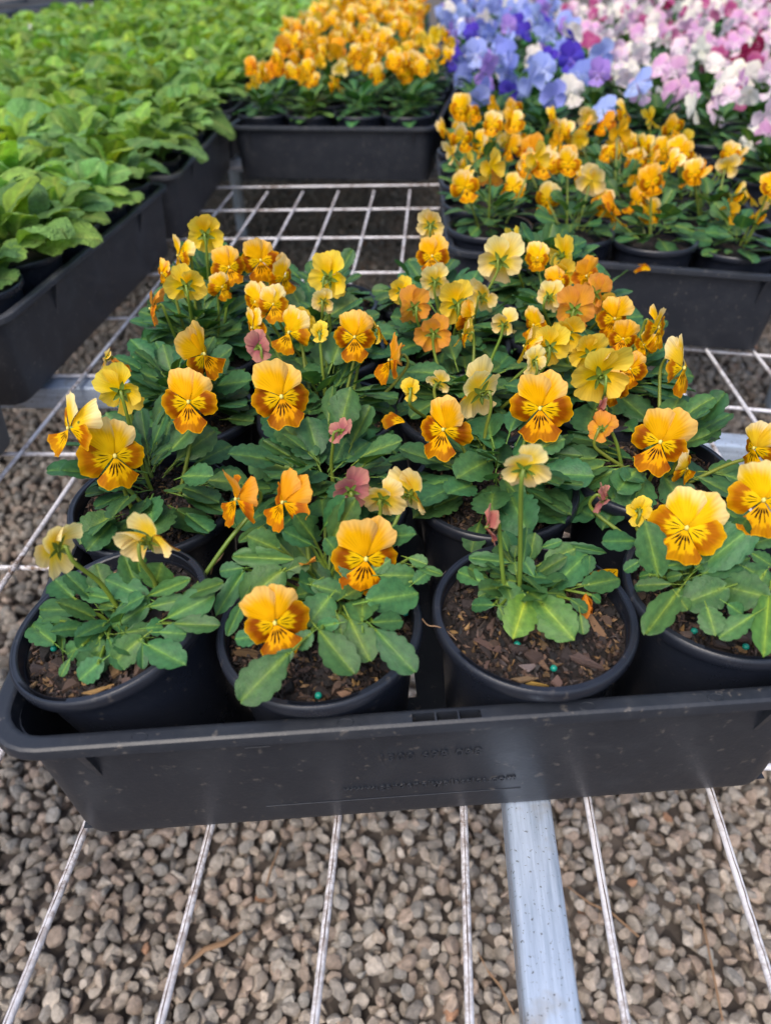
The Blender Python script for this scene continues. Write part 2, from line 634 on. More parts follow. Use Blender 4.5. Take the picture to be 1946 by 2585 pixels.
def build_tray_meshes():
    cy = TL / 2
    t = 0.0022

    def ring(off, z, r):
        return rrect(TW + 2 * off, TL + 2 * off, r, z, cy, XS)
    # body: outer wall from base up, inner wall down
    wall = [ring(-0.006, 0.0008, 0.014), ring(-0.0015, 0.002, 0.018), ring(0.0, 0.008, 0.020), ring(0.0065, 0.1003, 0.024), ring(0.0065 - t, 0.1004, 0.022), ring(-t, 0.0085, 0.018), ring(-0.006, 0.004, 0.013)]
    V, F = loft(wall)
    body = mesh_from('tray_body', V, F, [M_TRAY], sharp=35)
    # rim
    rings = []
    spec = [(0.0063, 0.1005, 0), (0.0148, 0.1005, 0), (0.0160, 0.1013, 0), (0.0160, 0.1055, 0), (0.0155, 0.1073, 0), (0.0142, 0.1083, 0),
            (0.0138, 0.1084, 0), (0.0136, 0.1084, 1), (0.0090, 0.1084, 1), (0.0088, 0.1084, 0), (0.0075, 0.1083, 0), (0.0062, 0.1075, 0), (0.0043, 0.1005, 0)]
    for off, z, low in spec:
        r = ring(off, z, 0.016 + off * 0.9)
        if low:
            r = [(x, y, z - 0.009 if (i < len(XS) and in_slot(x)) else z) for i, (x, y, z) in enumerate(r)]
        rings.append(r)
    V, F = loft(rings)
    rim = mesh_from('tray_rim', V, F, [M_TRAY], sharp=28)
    # floor with drainage openings
    nx, ny = 17, 21
    V, F = [], []
    gx = np.linspace(-TW / 2 + 0.004, TW / 2 - 0.004, nx)
    gy = np.linspace(0.004, TL - 0.004, ny)
    for j, y in enumerate(gy):
        for x in gx:
            V.append((x, y, 0.0035))
    for j in range(ny - 1):
        for i in range(nx - 1):
            if i % 2 == 1 and j % 2 == 1 and 0 < i < nx - 2 and 0 < j < ny - 2:
                continue
            q = j * nx + i
            F.append((q, q + 1, q + nx + 1, q + nx))
    floor = mesh_from('tray_floor', V, F, [M_TRAY], smooth=False)
    # wedge rib under the rim (points to -y)
    z1, z0, d0 = 0.1002, 0.066, 0.0075
    sl = 0.0065 / 0.0923
    wy = lambda z: -(z - 0.008) * sl
    w2 = 0.0022
    V = [(-w2, wy(z1) + 0.0005, z1), (w2, wy(z1) + 0.0005, z1), (w2, wy(z1) - d0, z1), (-w2, wy(z1) - d0, z1), (-w2 * 0.5, wy(z0) + 0.0003, z0), (w2 * 0.5, wy(z0) + 0.0003, z0)]
    F = [(0, 3, 2, 1), (3, 4, 5, 2), (0, 4, 3), (1, 2, 5), (0, 1, 5, 4)]
    rib = mesh_from('tray_rib', V, F, [M_TRAY], smooth=False)
    return body, rim, floor, rib


T_BODY, T_RIM, T_FLOOR, T_RIB = build_tray_meshes()


def recolour(me, mat):
    m2 = me.copy()
    m2.materials.clear()
    m2.materials.append(mat)
    return m2


OLD = [recolour(m, M_TRAY_OLD) for m in (T_BODY, T_RIM, T_FLOOR, T_RIB)]
GREY = [recolour(m, M_GREYTRAY) for m in (T_BODY, T_RIM, T_FLOOR, T_RIB)]


def make_tray(pos, yaw, label, roll=0.0, meshes=None, detail=True):
    b_, r_, f_, rb_ = meshes or (T_BODY, T_RIM, T_FLOOR, T_RIB)
    e = bpy.data.objects.new('plant_tray', None)
    COL.objects.link(e)
    e.matrix_basis = Matrix.Translation(pos) @ Matrix.Rotation(math.radians(yaw), 4, 'Z') @ Matrix.Rotation(math.radians(roll), 4, 'Y')
    tag(e, label, 'tray', 'plant trays on the mesh bench')
    obj('body', b_, e)
    obj('rim', r_, e)
    obj('floor', f_, e)
    if detail:
        for x in (-0.176, 0.176):
            obj('rib', rb_, e, Matrix.Translation((x, 0, 0)))
        for y in (0.12, TL - 0.12):
            obj('rib', rb_, e, Matrix.Translation((TW / 2, y, 0)) @ Matrix.Rotation(math.radians(90), 4, 'Z'))
            obj('rib', rb_, e, Matrix.Translation((-TW / 2, y, 0)) @ Matrix.Rotation(math.radians(-90), 4, 'Z'))
    return e


FRONT_POS, FRONT_YAW = Vector((0.007, 0.2352, 0.0)), 6.3
t_front = make_tray(FRONT_POS, FRONT_YAW, 'black plastic tray in the foreground holding the sharp yellow violas')


def lettering(text, size, x, z, parent, bold=False):
    cu = bpy.data.curves.new('embossed_lettering', 'FONT')
    cu.body = text
    cu.size = size
    cu.extrude = 0.00045
    cu.bevel_depth = 0.0001
    cu.space_character = 1.08
    cu.align_x = 'LEFT'
    cu.materials.append(M_TRAY)
    cu.resolution_u = 3
    tmp = bpy.data.objects.new('lettering_curve', cu)
    COL.objects.link(tmp)
    dg = bpy.context.evaluated_depsgraph_get()
    me = bpy.data.meshes.new_from_object(tmp.evaluated_get(dg))
    bpy.data.objects.remove(tmp)
    o = obj('embossed_lettering', me, parent)
    sl = 0.0065 / 0.0923
    o.matrix_basis = Matrix.Translation((x, -(z - 0.008) * sl - 0.0004, z)) @ Matrix.Rotation(math.pi / 2 + math.atan(sl), 4, 'X')
    o['label'] = 'raised moulded lettering on the tray front'
    return o


lettering('1300 698 098', 0.0094, -0.030, 0.063, t_front)
lettering('www.gardencityplastics.com', 0.0079, -0.050, 0.0325, t_front)
sl_ = 0.0065 / 0.0923
for (x0, x1, z) in ((-0.095, 0.052, 0.0215), (-0.098, -0.085, 0.085)):
    me = tube_mesh('moulding_line', [(x0, -(z - 0.008) * sl_ - 0.0001, z), (x1, -(z - 0.008) * sl_ - 0.0001, z)], 0.00025, [M_TRAY], k=5)
    obj('moulding_line', me, t_front)
for (x, y) in ((-0.145, -0.0115), (-0.045, -0.0115), (0.075, -0.0115), (0.140, -0.0115), (-0.2195, 0.16)):
    # faint round moulding marks on the rim top
    pts = [(0.004 * math.cos(k_ * math.pi / 8), 0.004 * math.sin(k_ * math.pi / 8) * 0.6, 0.1084) for k_ in range(17)]
    obj('moulding_mark', tube_mesh('moulding_mark', pts, 0.00022, [M_TRAY], k=4, cap=False), t_front, Matrix.Translation((x, y, 0)))

RIGHT = ((0.2413, 0.9232, -0.0136 - 0.004), 0.83, 5.2)
make_tray(*RIGHT[:2], 'black plastic tray of blurred yellow violas on the right behind the foreground tray', roll=5.2)
TRAYS_BACK = {}
ROWWORD = ['first', 'second', 'third', 'fourth', 'fifth', 'sixth', 'seventh', 'eighth']


def back_tray(key, pos, yaw, label, old=False):
    TRAYS_BACK[key] = (Vector(pos), yaw)
    if any(seen(Vector(pos) + Vector((dx, dy, 0.1)), 150, 150) for dx in (-0.23, 0, 0.23) for dy in (0, 0.28, 0.55)):
        make_tray(Vector(pos), yaw, label, meshes=OLD if old else None, detail=pos[1] < 2.0)


back_tray('L10', (-0.661, 0.722, 0), -2.5, 'long black tray of primroses nearest the camera on the left', True)
back_tray('L11', (-0.637, 1.30, 0), 2.5, 'black primrose tray second from the front along the left gap', True)
for i in range(2, 8):
    back_tray('L1%d' % i, (-0.672, 1.30 + 0.595 * (i - 1), 0), U(-1, 1), 'black primrose tray, %s from the front in the first column left of the gap' % ROWWORD[i])
for i in range(8):
    back_tray('L2%d' % i, (-1.142, 0.98 + 0.595 * i, 0), U(-1, 1), 'black primrose tray, %s from the front in the middle primrose column' % ROWWORD[i])
for i in range(7):
    back_tray('L3%d' % i, (-1.612, 1.60 + 0.595 * i, 0), U(-1, 1), 'black primrose tray, %s from the front in the outermost primrose column' % ROWWORD[i])
make_tray(Vector((-0.640, 0.119, 0)), 0.0, 'empty grey tray whose corner juts in at the left edge', meshes=GREY)
for cx_, word in ((-2.10, 'next to'), (-2.58, 'one column beyond')):
    for i in range(8):
        if any(seen(Vector((cx_ + dx, 2.6 + 0.6 * i + dy, 0.12)), 0, 0) for dx in (-0.2, 0.2) for dy in (0.05, 0.5)):
            make_tray(Vector((cx_, 2.6 + 0.6 * i, 0.04)), 0, 'empty black tray %s the primroses at upper left, %s from the front' % (word, ROWWORD[i]))
back_tray('Y0', (-0.200, 1.700, 0), -7.0, 'black tray with four pots across at the far end of the empty gap')
for i in range(1, 6):
    back_tray('Y%d' % i, (-0.215, 1.72 + 0.60 * i, 0), U(-1.5, 1.5), 'black tray of yellow violas, %s behind the empty gap' % ROWWORD[i])
for i in range(6):
    back_tray('B%d' % i, (0.285, 1.545 + 0.60 * i, -0.015), U(-1, 1), 'black tray of blue and pink violas, %s behind the right yellow tray' % ROWWORD[i])
for c_, x in enumerate((0.712, 1.195, 1.67)):
    for i in range(6):
        y = (0.93, 0.80, 0.9)[c_] + 0.60 * i
        back_tray('P%d%d' % (c_, i), (x, y, -0.03), U(-1, 1), 'black tray of pink violas, %s row back in the %s column at far right' % (ROWWORD[i], ROWWORD[c_]))

# ------------------------------------------------------------------ pots and soil
POT_H = 0.120


def lathe(prof, k, slot=None):
    rings = []
    for r, z in prof:
        rings.append([(r * math.cos(2 * math.pi * j / k), r * math.sin(2 * math.pi * j / k), z) for j in range(k)])
    return rings


def pot_meshes(k):
    body = [(0.038, 0.0), (0.0400, 0.001), (0.0508, POT_H - 0.0075), (0.0500, POT_H - 0.0074), (0.0496, POT_H - 0.016), (0.0470, 0.08), (0.0462, 0.07)]
    V, F = loft(lathe(body, k), cap0=True)
    b = mesh_from('pot_body', V, F, [M_POT], sharp=35)
    rim = [(0.0509, POT_H - 0.0074), (0.0549, POT_H - 0.0072), (0.0553, POT_H - 0.0066), (0.0554, POT_H - 0.0022), (0.0549, POT_H - 0.0007), (0.0540, POT_H),
           (0.0531, POT_H), (0.0530, POT_H - 0.0002), (0.0512, POT_H - 0.0002), (0.0511, POT_H - 0.0003), (0.0505, POT_H - 0.001), (0.0502, POT_H - 0.0074)]
    R = lathe(rim, k)
    for i in (7, 8):
        r, z = rim[i]
        for j in range(k):
            an = (360.0 * j / k)
            if any(abs((an - c_ + 180) % 360 - 180) < 17 for c_ in (65, 245)):
                x, y, zz = R[i][j]
                R[i][j] = (x, y, zz - 0.007)
    V, F = loft(R)
    rm = mesh_from('pot_rim', V, F, [M_POT], sharp=35)
    return b, rm


POT_B, POT_R = pot_meshes(72)
LOW_B, LOW_R = pot_meshes(28)


def soil_mesh(name, n=20, k=40, amp=0.0022):
    V, F = [(0, 0, 0.004)], []
    for i in range(1, n + 1):
        r = 0.0502 * i / n
        for j in range(k):
            an = 2 * math.pi * j / k
            V.append((r * math.cos(an), r * math.sin(an), 0.004 * (1 - (r / 0.05) ** 2) + U(-amp, amp)))
    for j in range(k):
        F.append((0, 1 + j, 1 + (j + 1) % k))
    for i in range(n - 1):
        for j in range(k):
            a_, b_ = 1 + i * k + j, 1 + i * k + (j + 1) % k
            F.append((a_, a_ + k, b_ + k, b_))
    return mesh_from(name, V, F, [M_SOIL], smooth=False)


SOILS = [soil_mesh('soil_a'), soil_mesh('soil_b')]
SOIL_LOW = soil_mesh('soil_low', 4, 14, 0.001)
SOIL_Z = POT_H - 0.0105
BARK_COLS = [lin(58, 46, 42), lin(76, 60, 54), lin(104, 80, 70), lin(46, 39, 38), lin(116, 90, 74), lin(140, 108, 72), lin(72, 60, 58), lin(36, 30, 29)]


def chip_mesh(i):
    """bark flake: irregular polygon prism"""
    n = rnd.choice((5, 6, 7))
    a_ = sorted(U(0, 2 * math.pi) for _ in range(n))
    el = U(0.35, 0.95)
    pts = [(math.cos(t) * U(0.75, 1.0), math.sin(t) * el * U(0.7, 1.0)) for t in a_]
    h = U(0.12, 0.3)
    lo = [(x * U(0.9, 1.05), y * U(0.9, 1.05), -h + U(-0.05, 0.05)) for x, y in pts]
    md = [(x * 1.05, y * 1.05, U(-0.05, 0.05)) for x, y in pts]
    hi = [(x * U(0.8, 0.95), y * U(0.8, 0.95), h + U(-0.07, 0.07)) for x, y in pts]
    V, F = loft([lo, md, hi], cap0=True, cap1=True)
    return mesh_from('bark_chip', V, F, [M_BARK], smooth=False)


CHIPS = [chip_mesh(i) for i in range(14)]


def crumb_mesh(name, n, r1):
    V, F, C = [], [], []
    for i in range(n):
        rr = r1 * math.sqrt(U(0.02, 1))
        an = U(0, 6.283)
        c0 = np.array([rr * math.cos(an), rr * math.sin(an), 0.004 * (1 - (rr / 0.05) ** 2) + U(0.0002, 0.002)])
        s = U(0.0006, 0.0022)
        q = Quaternion((U(-1, 1), U(-1, 1), U(-1, 1), U(-1, 1))).normalized()
        colr = BARK_COLS[rnd.randrange(8)] * U(0.25, 0.8)
        if rnd.random() < 0.03:
            colr = lin(150, 116, 70) * U(0.6, 1.0)
        o_ = len(V)
        for x, y, z in ((1.8, 0, 0.1), (0.3, 0.8, -0.2), (-1.5, 0.2, 0.1), (-0.2, -0.7, -0.1), (0.1, 0.1, 0.5), (0, 0, -0.5)):
            v = q @ Vector((x * s * U(0.7, 1.2), y * s, z * s))
            V.append(c0 + np.array(v))
            C.append(colr)
        F += [(o_ + i_, o_ + (i_ + 1) % 4, o_ + 4) for i_ in range(4)] + [(o_ + (i_ + 1) % 4, o_ + i_, o_ + 5) for i_ in range(4)]
    return mesh_from(name, V, F, [M_CRUMB], {'Col': np.array(C)}, smooth=False)


CRUMBS = [crumb_mesh('crumbs_a', 1300, 0.0485), crumb_mesh('crumbs_b', 1300, 0.0485)]
CRUMBS_LOW = crumb_mesh('crumbs_low', 260, 0.0485)
V_, F_ = icosphere(2)
PRILL = mesh_from('granule', V_ * 0.0018, F_, [M_PRILL])

# ------------------------------------------------------------------ viola leaves, petals, flowers


def leaf_mesh(name, shape, nteeth, fold, arch, twist, nt_=21, ns=9, pet=0.35, dark=lin(62, 103, 62), rib=lin(124, 156, 70), edge=lin(70, 112, 70), tooth=0.20, seed=0):
    """blade along +Y from 0 to 1, half width about 0.5 (scaled later), normal +Z"""
    rr = random.Random(seed)
    T = 0.5 - 0.5 * np.cos(np.pi * np.linspace(0, 1, nt_) ** 0.85)
    Sx = np.array([-1, -0.86, -0.6, -0.32, -0.07, 0, 0.07, 0.32, 0.6, 0.86, 1]) if ns > 6 else np.array([-1, -0.6, -0.08, 0, 0.08, 0.6, 1])
    ns = len(Sx)
    V, C = [], []
    ph = rr.uniform(0, 6)
    for t in T:
        tm, pw = {'round': (0.48, 0.55), 'spat': (0.60, 0.95), 'lance': (0.56, 1.05)}[shape]
        if t >= tm:
            hw = 0.5 * max(0.0, 1 - ((t - tm) / (1 - tm)) ** 2.3) ** 0.55
        else:
            hw = 0.5 * math.sin(math.pi / 2 * t / tm) ** pw
        hw = max(hw, 0.03)
        for s in Sx:
            ee = abs(s)
            tt = abs(math.sin(math.pi * nteeth * t + (0.3 if s > 0 else 0)))
            k = 1.0 - tooth * (1 - tt ** 0.6) * (ee ** 3) * (1 if 0.12 < t < 0.97 else 0)
            x = s * hw * k
            y = t + (0.03 * ee * (1 if shape != 'round' else -1.5) if t > 0 else 0)
            if shape == 'round' and t < 0.25:
                y -= 0.06 * ee * (1 - t / 0.25)
            z = fold * abs(x) * (1 - 0.45 * ee) + 0.035 * math.sin(5 * t + ph + 2 * s) * ee - 0.02 * math.exp(-(s * 5) ** 2)
            side_v = 0.012 * math.cos(2 * math.pi * (4.5 * t - 1.6 * ee)) * (1 - ee) * (ee > 0.05)
            z += side_v
            ang = arch * t
            zz = z + (-arch * 0.5 * t * t)
            xx = x * math.cos(twist * t) - zz * math.sin(twist * t) * 0.5
            zz = zz + x * math.sin(twist * t)
            V.append((xx, y, zz))
            r = math.exp(-(s * hw / 0.035) ** 2) * (1 - 0.55 * t)
            vein = max(0.0, math.cos(2 * math.pi * (4.5 * t - 1.6 * ee))) ** 8 * (1 - ee) * 0.25
            cc = dark * (1 - min(1, r + vein)) + rib * min(1, r + vein)
            cc = cc * (1 - 0.12 * ee ** 4)
            C.append(cc)
    F = grid_faces(nt_, ns, flip=True)
    # petiole
    if pet > 0:
        o_ = len(V)
        for i, t in enumerate((0.03, -pet * 0.5, -pet)):
            w_ = 0.02
            dz = -0.035 - 0.25 * max(0, -t) ** 1.5
            for q in range(4):
                an = math.pi / 4 + math.pi / 2 * q
                V.append((w_ * 1.5 * math.cos(an), t, dz + w_ * math.sin(an)))
                C.append(rib * 0.85)
        for i in range(2):
            for q in range(4):
                a_, b_ = o_ + i * 4 + q, o_ + i * 4 + (q + 1) % 4
                F.append((a_, b_, b_ + 4, a_ + 4))
    return mesh_from(name, V, F, [M_LEAF], {'Col': np.array(C)})


def leaf_set(nt_, ns, tag_):
    out = []
    for i, (shape, nteeth, fold, arch, tw) in enumerate([
            ('round', 5, 0.18, 0.28, 0.0), ('round', 4, 0.1, 0.12, 0.15), ('round', 5, 0.28, 0.45, -0.1),
            ('spat', 4, 0.2, 0.2, 0.1), ('spat', 5, 0.12, 0.42, -0.15), ('spat', 4, 0.3, 0.05, 0.0),
            ('lance', 4, 0.3, 0.3, 0.1), ('lance', 3, 0.2, 0.1, -0.1)]):
        out.append(leaf_mesh('viola_leaf_%s%d' % (tag_, i), shape, nteeth, fold, arch, tw, nt_, ns, seed=i))
    return out


LEAVES = leaf_set(33, 11, 'a')
LEAVES_MID = leaf_set(10, 5, 'm')

YEL, ORA, GOLD, CREAM = lin(255, 204, 8), lin(254, 176, 3), lin(255, 190, 6), lin(255, 240, 184)
BRON, BRON2, MAR = lin(156, 80, 2), lin(184, 106, 3), lin(44, 8, 4)
PURP, PINKB = lin(150, 88, 120), lin(214, 150, 96)


def smooth(a_, b_, x):
    t = np.clip((x - a_) / (b_ - a_), 0, 1)
    return t * t * (3 - 2 * t)


def mix3(a_, b_, f):
    return a_ * (1 - f[..., None]) + b_ * f[..., None]


PAL = {  # upper, lateral inner, lateral outer, lower, band, cream edge, back, back tint, whisker
    'o': dict(up=GOLD, li=YEL, lo=BRON, lw=ORA, bd=BRON, ce=0.4, bk=lin(250, 188, 12), bt=lin(246, 194, 50), wh=1.0),
    'y': dict(up=YEL, li=YEL, lo=BRON2, lw=GOLD, bd=BRON2, ce=0.75, bk=lin(255, 212, 18), bt=lin(255, 228, 90), wh=1.0),
    'p': dict(up=lin(252, 208, 40), li=YEL, lo=BRON2, lw=GOLD, bd=BRON2, ce=1.25, bk=lin(255, 218, 60), bt=lin(255, 240, 172), wh=0.9),
    'a': dict(up=lin(244, 166, 26), li=ORA, lo=lin(184, 96, 18), lw=ORA, bd=lin(190, 102, 16), ce=0.15, bk=lin(244, 174, 36), bt=lin(232, 162, 76), wh=0.8),
    'v': dict(up=lin(196, 120, 110), li=lin(220, 150, 90), lo=lin(160, 84, 84), lw=lin(232, 166, 60), bd=lin(164, 92, 80), ce=0.3, bk=lin(182, 104, 112), bt=lin(206, 146, 130), wh=0.3),
    'blue': dict(up=lin(136, 150, 222), li=lin(158, 172, 232), lo=lin(130, 146, 222), lw=lin(158, 172, 234), bd=lin(140, 156, 226), ce=0.0, bk=lin(136, 146, 214), bt=lin(150, 160, 226), wh=0.7),
    'lblue': dict(up=lin(162, 178, 236), li=lin(178, 192, 240), lo=lin(160, 176, 236), lw=lin(182, 196, 240), bd=lin(160, 178, 236), ce=0.0, bk=lin(160, 174, 232), bt=lin(176, 190, 238), wh=0.4),
    'violet': dict(up=lin(84, 62, 182), li=lin(92, 78, 200), lo=lin(84, 70, 196), lw=lin(96, 84, 204), bd=lin(80, 66, 190), ce=0.0, bk=lin(92, 76, 188), bt=lin(100, 90, 200), wh=0.9),
    'mauve': dict(up=lin(168, 134, 214), li=lin(180, 150, 222), lo=lin(160, 128, 210), lw=lin(178, 150, 222), bd=lin(160, 130, 210), ce=0.0, bk=lin(168, 140, 212), bt=lin(184, 160, 222), wh=0.9),
    'pink': dict(up=lin(226, 172, 214), li=lin(238, 206, 228), lo=lin(226, 180, 216), lw=lin(240, 214, 230), bd=lin(222, 172, 212), ce=0.3, bk=lin(224, 182, 214), bt=lin(236, 208, 226), wh=0.5),
    'pale': dict(up=lin(238, 208, 228), li=lin(246, 232, 238), lo=lin(238, 216, 230), lw=lin(248, 238, 240), bd=lin(234, 206, 226), ce=0.4, bk=lin(236, 216, 226), bt=lin(246, 236, 238), wh=0.5),
    'white': dict(up=lin(246, 242, 230), li=lin(248, 246, 236), lo=lin(246, 240, 230), lw=lin(250, 246, 226), bd=lin(244, 236, 226), ce=0.2, bk=lin(240, 236, 222), bt=lin(248, 244, 236), wh=0.4),
    'rose': dict(up=lin(188, 84, 140), li=lin(206, 120, 160), lo=lin(186, 90, 144), lw=lin(214, 138, 172), bd=lin(190, 96, 146), ce=0.1, bk=lin(196, 110, 154), bt=lin(206, 134, 170), wh=0.7),
    'wine': dict(up=lin(120, 24, 62), li=lin(140, 34, 76), lo=lin(120, 26, 64), lw=lin(146, 40, 80), bd=lin(120, 24, 62), ce=0.0, bk=lin(130, 40, 76), bt=lin(140, 50, 84), wh=0.5),
}


def petal_arrays(kind, pal, nu, nv, seed, curl=0.0):
    """petal in its own frame: base at origin, along +Z, face towards -Y"""
    rr = random.Random(seed)
    p = PAL[pal]
    u = np.linspace(-1, 1, nu)
    v = np.linspace(0.0, 1, nv)
    Vv, Uu = np.meshgrid(v, u, indexing='ij')
    if kind == 'upper':
        L, phi, ex = 0.0262, 43, 0.34
    elif kind == 'side':
        L, phi, ex = 0.0222, 42, 0.26
    else:
        L, phi, ex = 0.0245, 43, 0.14
    e_ = 1 - ex * np.abs(Uu) ** 2.6
    if kind == 'lower':
        e_ = e_ * (1 - 0.13 * np.exp(-(Uu / 0.20) ** 2))
    ph = rr.uniform(0, 6)
    e_ = e_ * (1 + 0.032 * np.sin(7 * Uu + ph) + 0.022 * np.sin(16 * Uu + 2 * ph))
    r = 0.0012 + Vv * L * e_
    an = np.radians(phi) * Uu * (0.75 + 0.25 * np.sqrt(Vv))
    X = r * np.sin(an)
    Z = r * np.cos(an)
    rip = rr.uniform(0.0010, 0.0022)
    Y = 0.0030 * Vv ** 2 * (1 if kind != 'lower' else -0.6) + rip * Vv ** 2 * np.sin(3.2 * Uu + ph) + 0.0016 * (Uu ** 2) * Vv + curl * Vv ** 2.2 * 0.012
    Y = Y + rr.uniform(-1, 1) * 0.0016 * Uu * Vv + 0.0005 * Vv ** 3 * np.sin(11 * Uu + 3 * ph)
    jag = 0.05 * np.sin(13 * Uu + ph) + 0.035 * np.sin(29 * Uu + 2 * ph)
    ones = np.ones_like(Uu)
    veins = (0.5 + 0.5 * np.cos(34 * Uu + 1.5 * np.sin(4 * Vv))) ** 3 * smooth(0.15, 0.5, Vv)
    if kind == 'upper':
        c_ = mix3(p['up'] * ones[..., None], CREAM * ones[..., None], np.minimum(1.0, p['ce']) * smooth(0.62 - 0.3 * max(0, p['ce'] - 1), 1.0, Vv + jag * 0.5 + 0.18 * Uu) * 0.9)
        c_ = mix3(c_, p['lo'] * ones[..., None], 0.35 * (1 - smooth(0.05, 0.3, Vv)))
        c_ = mix3(c_, p['lo'] * ones[..., None], 0.26 * veins)
    elif kind == 'side':
        c_ = mix3(p['li'] * ones[..., None], p['lo'] * ones[..., None], smooth(0.46, 0.58, Vv + jag))
        c_ = mix3(c_, p['li'] * ones[..., None], 0.75 * smooth(0.955, 1.0, Vv))
        c_ = mix3(c_, p['lo'] * 0.45, 0.34 * veins)
        c_ = mix3(c_, p['up'] * ones[..., None], 0.35 * smooth(0.75, 0.95, Vv) * (1 - smooth(0.95, 1, Vv)))
        wk = (np.cos(np.pi * 5.0 * Uu) > 0.45) * (np.abs(Uu) < 0.75) * smooth(0.12, 0.16, Vv) * (1 - smooth(0.42, 0.50, Vv + 0.2 * np.abs(Uu)))
        c_ = mix3(c_, MAR * ones[..., None], p['wh'] * wk * 0.95)
    else:
        c_ = mix3(p['lw'] * ones[..., None], p['bd'] * ones[..., None], smooth(0.68, 0.76, Vv + jag * 1.3 + 0.10 * np.abs(Uu)) * (0.55 + 0.45 * np.abs(Uu)))
        c_ = mix3(c_, p['li'] * ones[..., None], 0.6 * smooth(0.965, 1.0, Vv))
        c_ = mix3(c_, p['bd'] * 0.55, 0.35 * veins * smooth(0.6, 0.8, Vv))
        fan = np.cos(np.pi * 6.0 * Uu)
        ext = 0.60 - 0.24 * np.abs(Uu) + 0.07 * np.cos(23 * Uu + ph)
        wk = np.clip((fan > 0.0 - 0.6 * (Vv < 0.34)) * (np.abs(Uu) < 0.82), 0, 1) * smooth(0.16, 0.22, Vv) * (1 - smooth(ext - 0.03, ext + 0.03, Vv))
        c_ = mix3(c_, MAR * ones[..., None], p['wh'] * wk)
    b_ = mix3(p['bk'] * ones[..., None], p['bt'] * ones[..., None], smooth(0.35, 1.0, Vv + 0.2 * jag))
    if pal == 'a':
        b_ = mix3(b_, PURP * ones[..., None], 0.28 * (1 - smooth(0.1, 0.6, Vv)))
    b_ = mix3(b_, p['lo'] * 0.8, 0.18 * veins)
    if kind != 'upper':
        b_ = mix3(b_, p['lo'] * ones[..., None], 0.18 * smooth(0.5, 0.7, Vv))
    V = np.stack([X, Y, Z], -1).reshape(-1, 3)
    F = grid_faces(nv, nu)
    # make sure the front looks to -Y
    a0, b0, c0 = (V[F[len(F) // 2][i]] for i in range(3))
    if np.cross(b0 - a0, c0 - a0)[1] > 0:
        F = [f[::-1] for f in F]
    return V, F, c_.reshape(-1, 3), b_.reshape(-1, 3)


_pc = {}


def petal_mesh(kind, pal, var, curl):
    key = (kind, pal, var, curl)
    if key not in _pc:
        V, F, C, Bk = petal_arrays(kind, pal, 25, 21, hash_(key), curl)
        _pc[key] = mesh_from('petal_%s_%s' % (kind, pal), V, F, [M_PETAL], {'Col': C, 'Back': Bk})
    return _pc[key]


def hash_(key):
    return sum(ord(c_) * (i + 1) for i, c_ in enumerate(str(key))) % 9973


# where each petal sits: (kind, angle from up about the face axis, tilt back, y offset)
PETALS = [('upper', 25, -5, 0.0018), ('upper', -22, 3, 0.0008), ('side', 99, -7, 0.0002), ('side', -99, -7, 0.0), ('lower', 180, 8, -0.0006)]


def petal_matrix(ang, tilt, yo):
    # rotate about Y (face axis) then tilt about local X
    return Matrix.Translation((0, yo, 0)) @ Matrix.Rotation(math.radians(ang), 4, 'Y') @ Matrix.Rotation(math.radians(tilt), 4, 'X')


def calyx_mesh():
    V, F = [], []

    def strip(an, ln, w_, droop, y0):
        o_ = len(V)
        for i in range(6):
            t = i / 5
            hw = w_ * (math.sin(math.pi * min(1, 0.25 + 0.75 * t)) ** 0.8 if t < 1 else 0.02)
            d = Vector((math.sin(an), 0, math.cos(an)))
            s = Vector((math.cos(an), 0, -math.sin(an)))
            c0 = d * (0.001 + ln * t) + Vector((0, y0 - 0.004 * t * droop + 0.002 * t * t, 0))
            for q, bz in ((-1, 0.0006), (0, 0), (1, 0.0006)):
                V.append(tuple(c0 + s * hw * q + Vector((0, bz, 0))))
        F.extend(grid_faces(6, 3, o_))
    for k_ in range(5):
        strip(math.radians(36 + 72 * k_), 0.0105, 0.0021, 0.3, 0.0052)
    for k_ in range(5):
        strip(math.radians(72 * k_), 0.0045, 0.0018, -0.8, 0.0055)
    # receptacle + spur
    k = 8
    prof = [(0.0001, -0.0005), (0.0018, 0.0012), (0.0024, 0.004), (0.0018, 0.0072), (0.0009, 0.009), (0.0002, 0.0096)]
    o_ = len(V)
    for r, y in prof:
        for j in range(k):
            V.append((r * math.cos(2 * math.pi * j / k), y, r * math.sin(2 * math.pi * j / k)))
    for i in range(len(prof) - 1):
        for j in range(k):
            a_, b_ = o_ + i * k + j, o_ + i * k + (j + 1) % k
            F.append((a_, b_, b_ + k, a_ + k))
    return mesh_from('calyx', V, F, [M_STEM])


CALYX = calyx_mesh()
a = N('throat')
a.b.inputs['Base Color'].default_value = (*lin(222, 206, 110), 1)
a.b.inputs['Roughness'].default_value = 0.5
M_THROAT = a.m
Vt, Ft = icosphere(1)
THROAT = mesh_from('throat', Vt * np.array([0.0014, 0.0012, 0.0019]) + np.array([0, -0.0012, 0.0002]), Ft, [M_THROAT])


def flower_frame(F, psi, tau, roll, sc):
    """face normal n: horizontal direction to the camera turned by psi, lifted by tau"""
    h = (CAM_P - F)
    h.z = 0
    h.normalize()
    # +psi turns the face towards picture right
    ca, sa = math.cos(math.radians(psi)), math.sin(math.radians(psi))
    n = Vector((h.x * ca - h.y * sa, h.x * sa + h.y * ca, 0))
    n = (n * math.cos(math.radians(tau)) + Vector((0, 0, 1)) * math.sin(math.radians(tau))).normalized()
    y = -n
    x = y.cross(Vector((0, 0, 1))).normalized()
    z = x.cross(y).normalized()
    q = Matrix.Rotation(math.radians(roll), 3, n)
    return basis(q @ x, y, q @ z, F, (sc, sc, sc)), n


